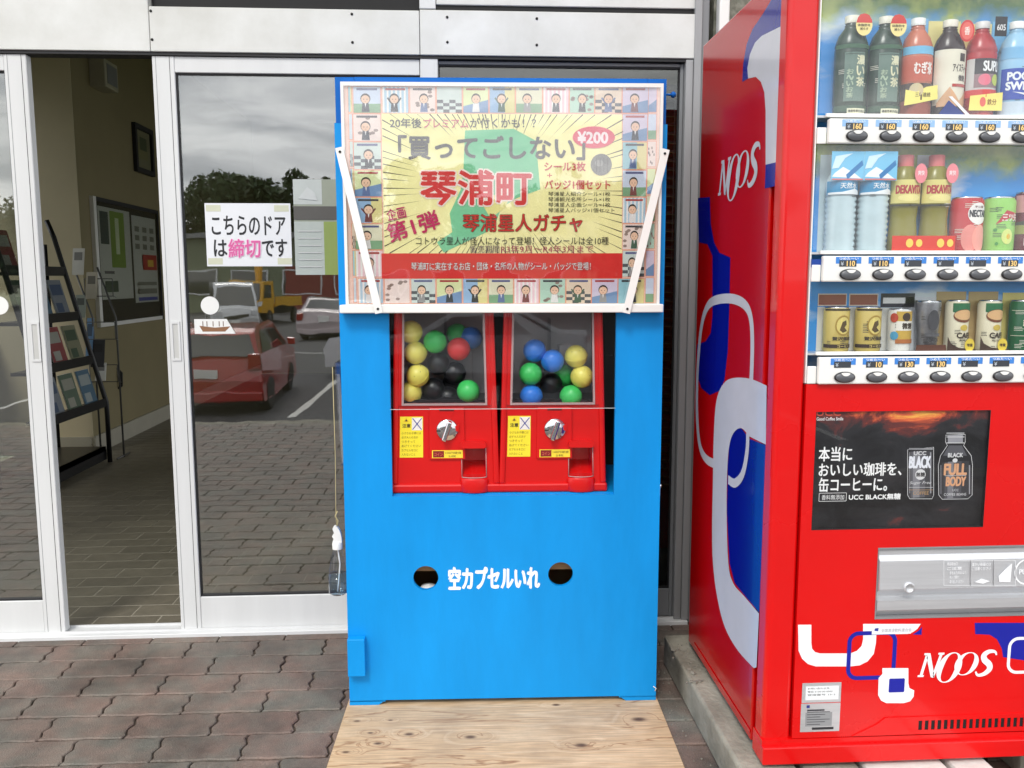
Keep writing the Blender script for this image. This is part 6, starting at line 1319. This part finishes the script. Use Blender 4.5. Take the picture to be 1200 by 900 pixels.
# yellow lorry
tr = Root('yellow_truck', (-9.2, -38.5, ZL), R(90 + 10), 'small yellow lorry with a raised crane arm at the back of the car park', 'truck')
YP = pmat('yellow_paint', (214, 160, 20), rough=.3, coat=.8)
o = MB().prism([(1.2, .5), (2.5, .5), (2.55, 1.1), (2.3, 2.0), (1.2, 2.05)], 'y', -.85, .85, YP).build('cab', tr)
MB().add([(2.58, -.7, 1.15), (2.58, .7, 1.15), (2.36, .7, 1.9), (2.36, -.7, 1.9)], [(0, 1, 2, 3)], CGL).build('windscreen', tr)
for sgn in (-1, 1): MB().add([(1.5, sgn * .856, 1.2), (2.35, sgn * .856, 1.2), (2.2, sgn * .856, 1.85), (1.5, sgn * .856, 1.85)], [(0, 1, 2, 3)], CGL).build('side_window', tr)
MB().box(-2.4, 1.1, -.9, .9, .75, .85, YP).box(-2.4, 1.1, -.9, -.85, .85, 1.25, YP).box(-2.4, 1.1, .85, .9, .85, 1.25, YP).build('load_bed', tr)
MB().box(.7, 1.0, -.15, .15, .85, 2.9, YP, bev=.02).box(-1.2, .9, -.1, .1, 2.8, 3.0, YP, bev=.02).build('crane_arm', tr)
t_, rim = wheel_meshes(.33)
for x in (-1.5, 1.7):
    for sgn in (-1, 1): w_ = place('wheel', t_, tr, (x, sgn * .76, .33)); place('rim', rim, w_)
MB().box(-2.4, 2.4, -.4, .4, .45, .7, TRIM).build('chassis', tr)
# building across
shb = Root('low_building', (-16, -52, ZL), 0, 'long low pale green building beyond the car park', 'building')
PG = pmat('pale_green_render', (122, 130, 106), rough=.8, var=.06, ns=.6)
MB().box(-6, 22, -8, 0, 0, 4.6, PG).build('wall', shb); MB().box(-6.3, 22.3, -8.3, .5, 4.6, 4.95, ALUG).build('roof', shb)
wm = MB().box(0, 2.2, -.0, .06, 0, 1.4, CGL).mesh('window'); fm = MB().gridpanel(-.08, 2.28, -.08, 1.48, -.0, .1, ALU, holes=[(0, 2.2, 0, 1.4)]).mesh('window_frame')
for k in range(8): w_ = place('window', wm, shb, (-5 + k * 3.3, .0, 1.2)); place('window_frame', fm, w_)
MB().box(5, 9, .0, .08, 0, 2.9, pmat('brick_red_shutter', (130, 60, 52), rough=.6)).build('shutter', shb)
# hedge and trees
LEAF = pmat('foliage', (62, 84, 40), rough=.7, var=.5, ns=2.5, c2=(34, 50, 26)); BARK = pmat('bark', (86, 70, 54), rough=.9)
def tree_mesh(seed, h, w):
    rg = np.random.RandomState(seed); V = []; nb_ = 40
    ctr = np.c_[rg.normal(0, w * .28, nb_), rg.normal(0, w * .28, nb_), h * (.25 + .66 * rg.rand(nb_))]
    fs = []
    for c in ctr:
        rr = w * (.16 + .16 * rg.rand()) * (1.25 - .6 * (c[2] / h))
        n = 190; d = rg.normal(size=(n, 3)); d /= np.linalg.norm(d, axis=1)[:, None]; p = c + d * rr * (rg.rand(n, 1) ** .4) * (1, 1, .8)
        for q in p:
            u = rg.normal(size=3); u /= np.linalg.norm(u); v = np.cross(u, rg.normal(size=3)); v /= np.linalg.norm(v); s_ = .16 + .16 * rg.rand(); k = len(V)
            V += [tuple(q - u * s_), tuple(q + v * s_ * .6), tuple(q + u * s_), tuple(q - v * s_ * .6)]; fs.append((k, k + 1, k + 2, k + 3))
    mm = MB(); mm.add(V, fs, LEAF); tk = MB(); tk.tube([(0, 0, 0), (.1, 0, h * .3), (-.05, .1, h * .6), (0, 0, h * .85)], [.32, .24, .15, .05], BARK, seg=10)
    for c in ctr[:7]: tk.tube([(0, 0, h * .32), (c[0] * .5, c[1] * .5, h * .45), tuple(c)], [.12, .08, .02], BARK, seg=6)
    return mm.mesh('crown'), tk.mesh('trunk')
tms = [tree_mesh(1, 9.5, 7), tree_mesh(2, 8, 8), tree_mesh(3, 11, 8)]
rg = random.Random(11)
for k in range(18):
    x = -56 + k * 4.5 + rg.uniform(-1.2, 1.2); cm_, tm_ = tms[k % 3]
    t = Root('broadleaf_tree', (x, -66 + rg.uniform(-3, 3), ZL), rg.uniform(0, 6), 'broadleaf tree in the row beyond the car park behind the viewer', 'tree', 'trees beyond the car park'); s_ = rg.uniform(.85, 1.15); t.o.scale = (s_,) * 3
    place('crown', cm_, t); place('trunk', tm_, t)
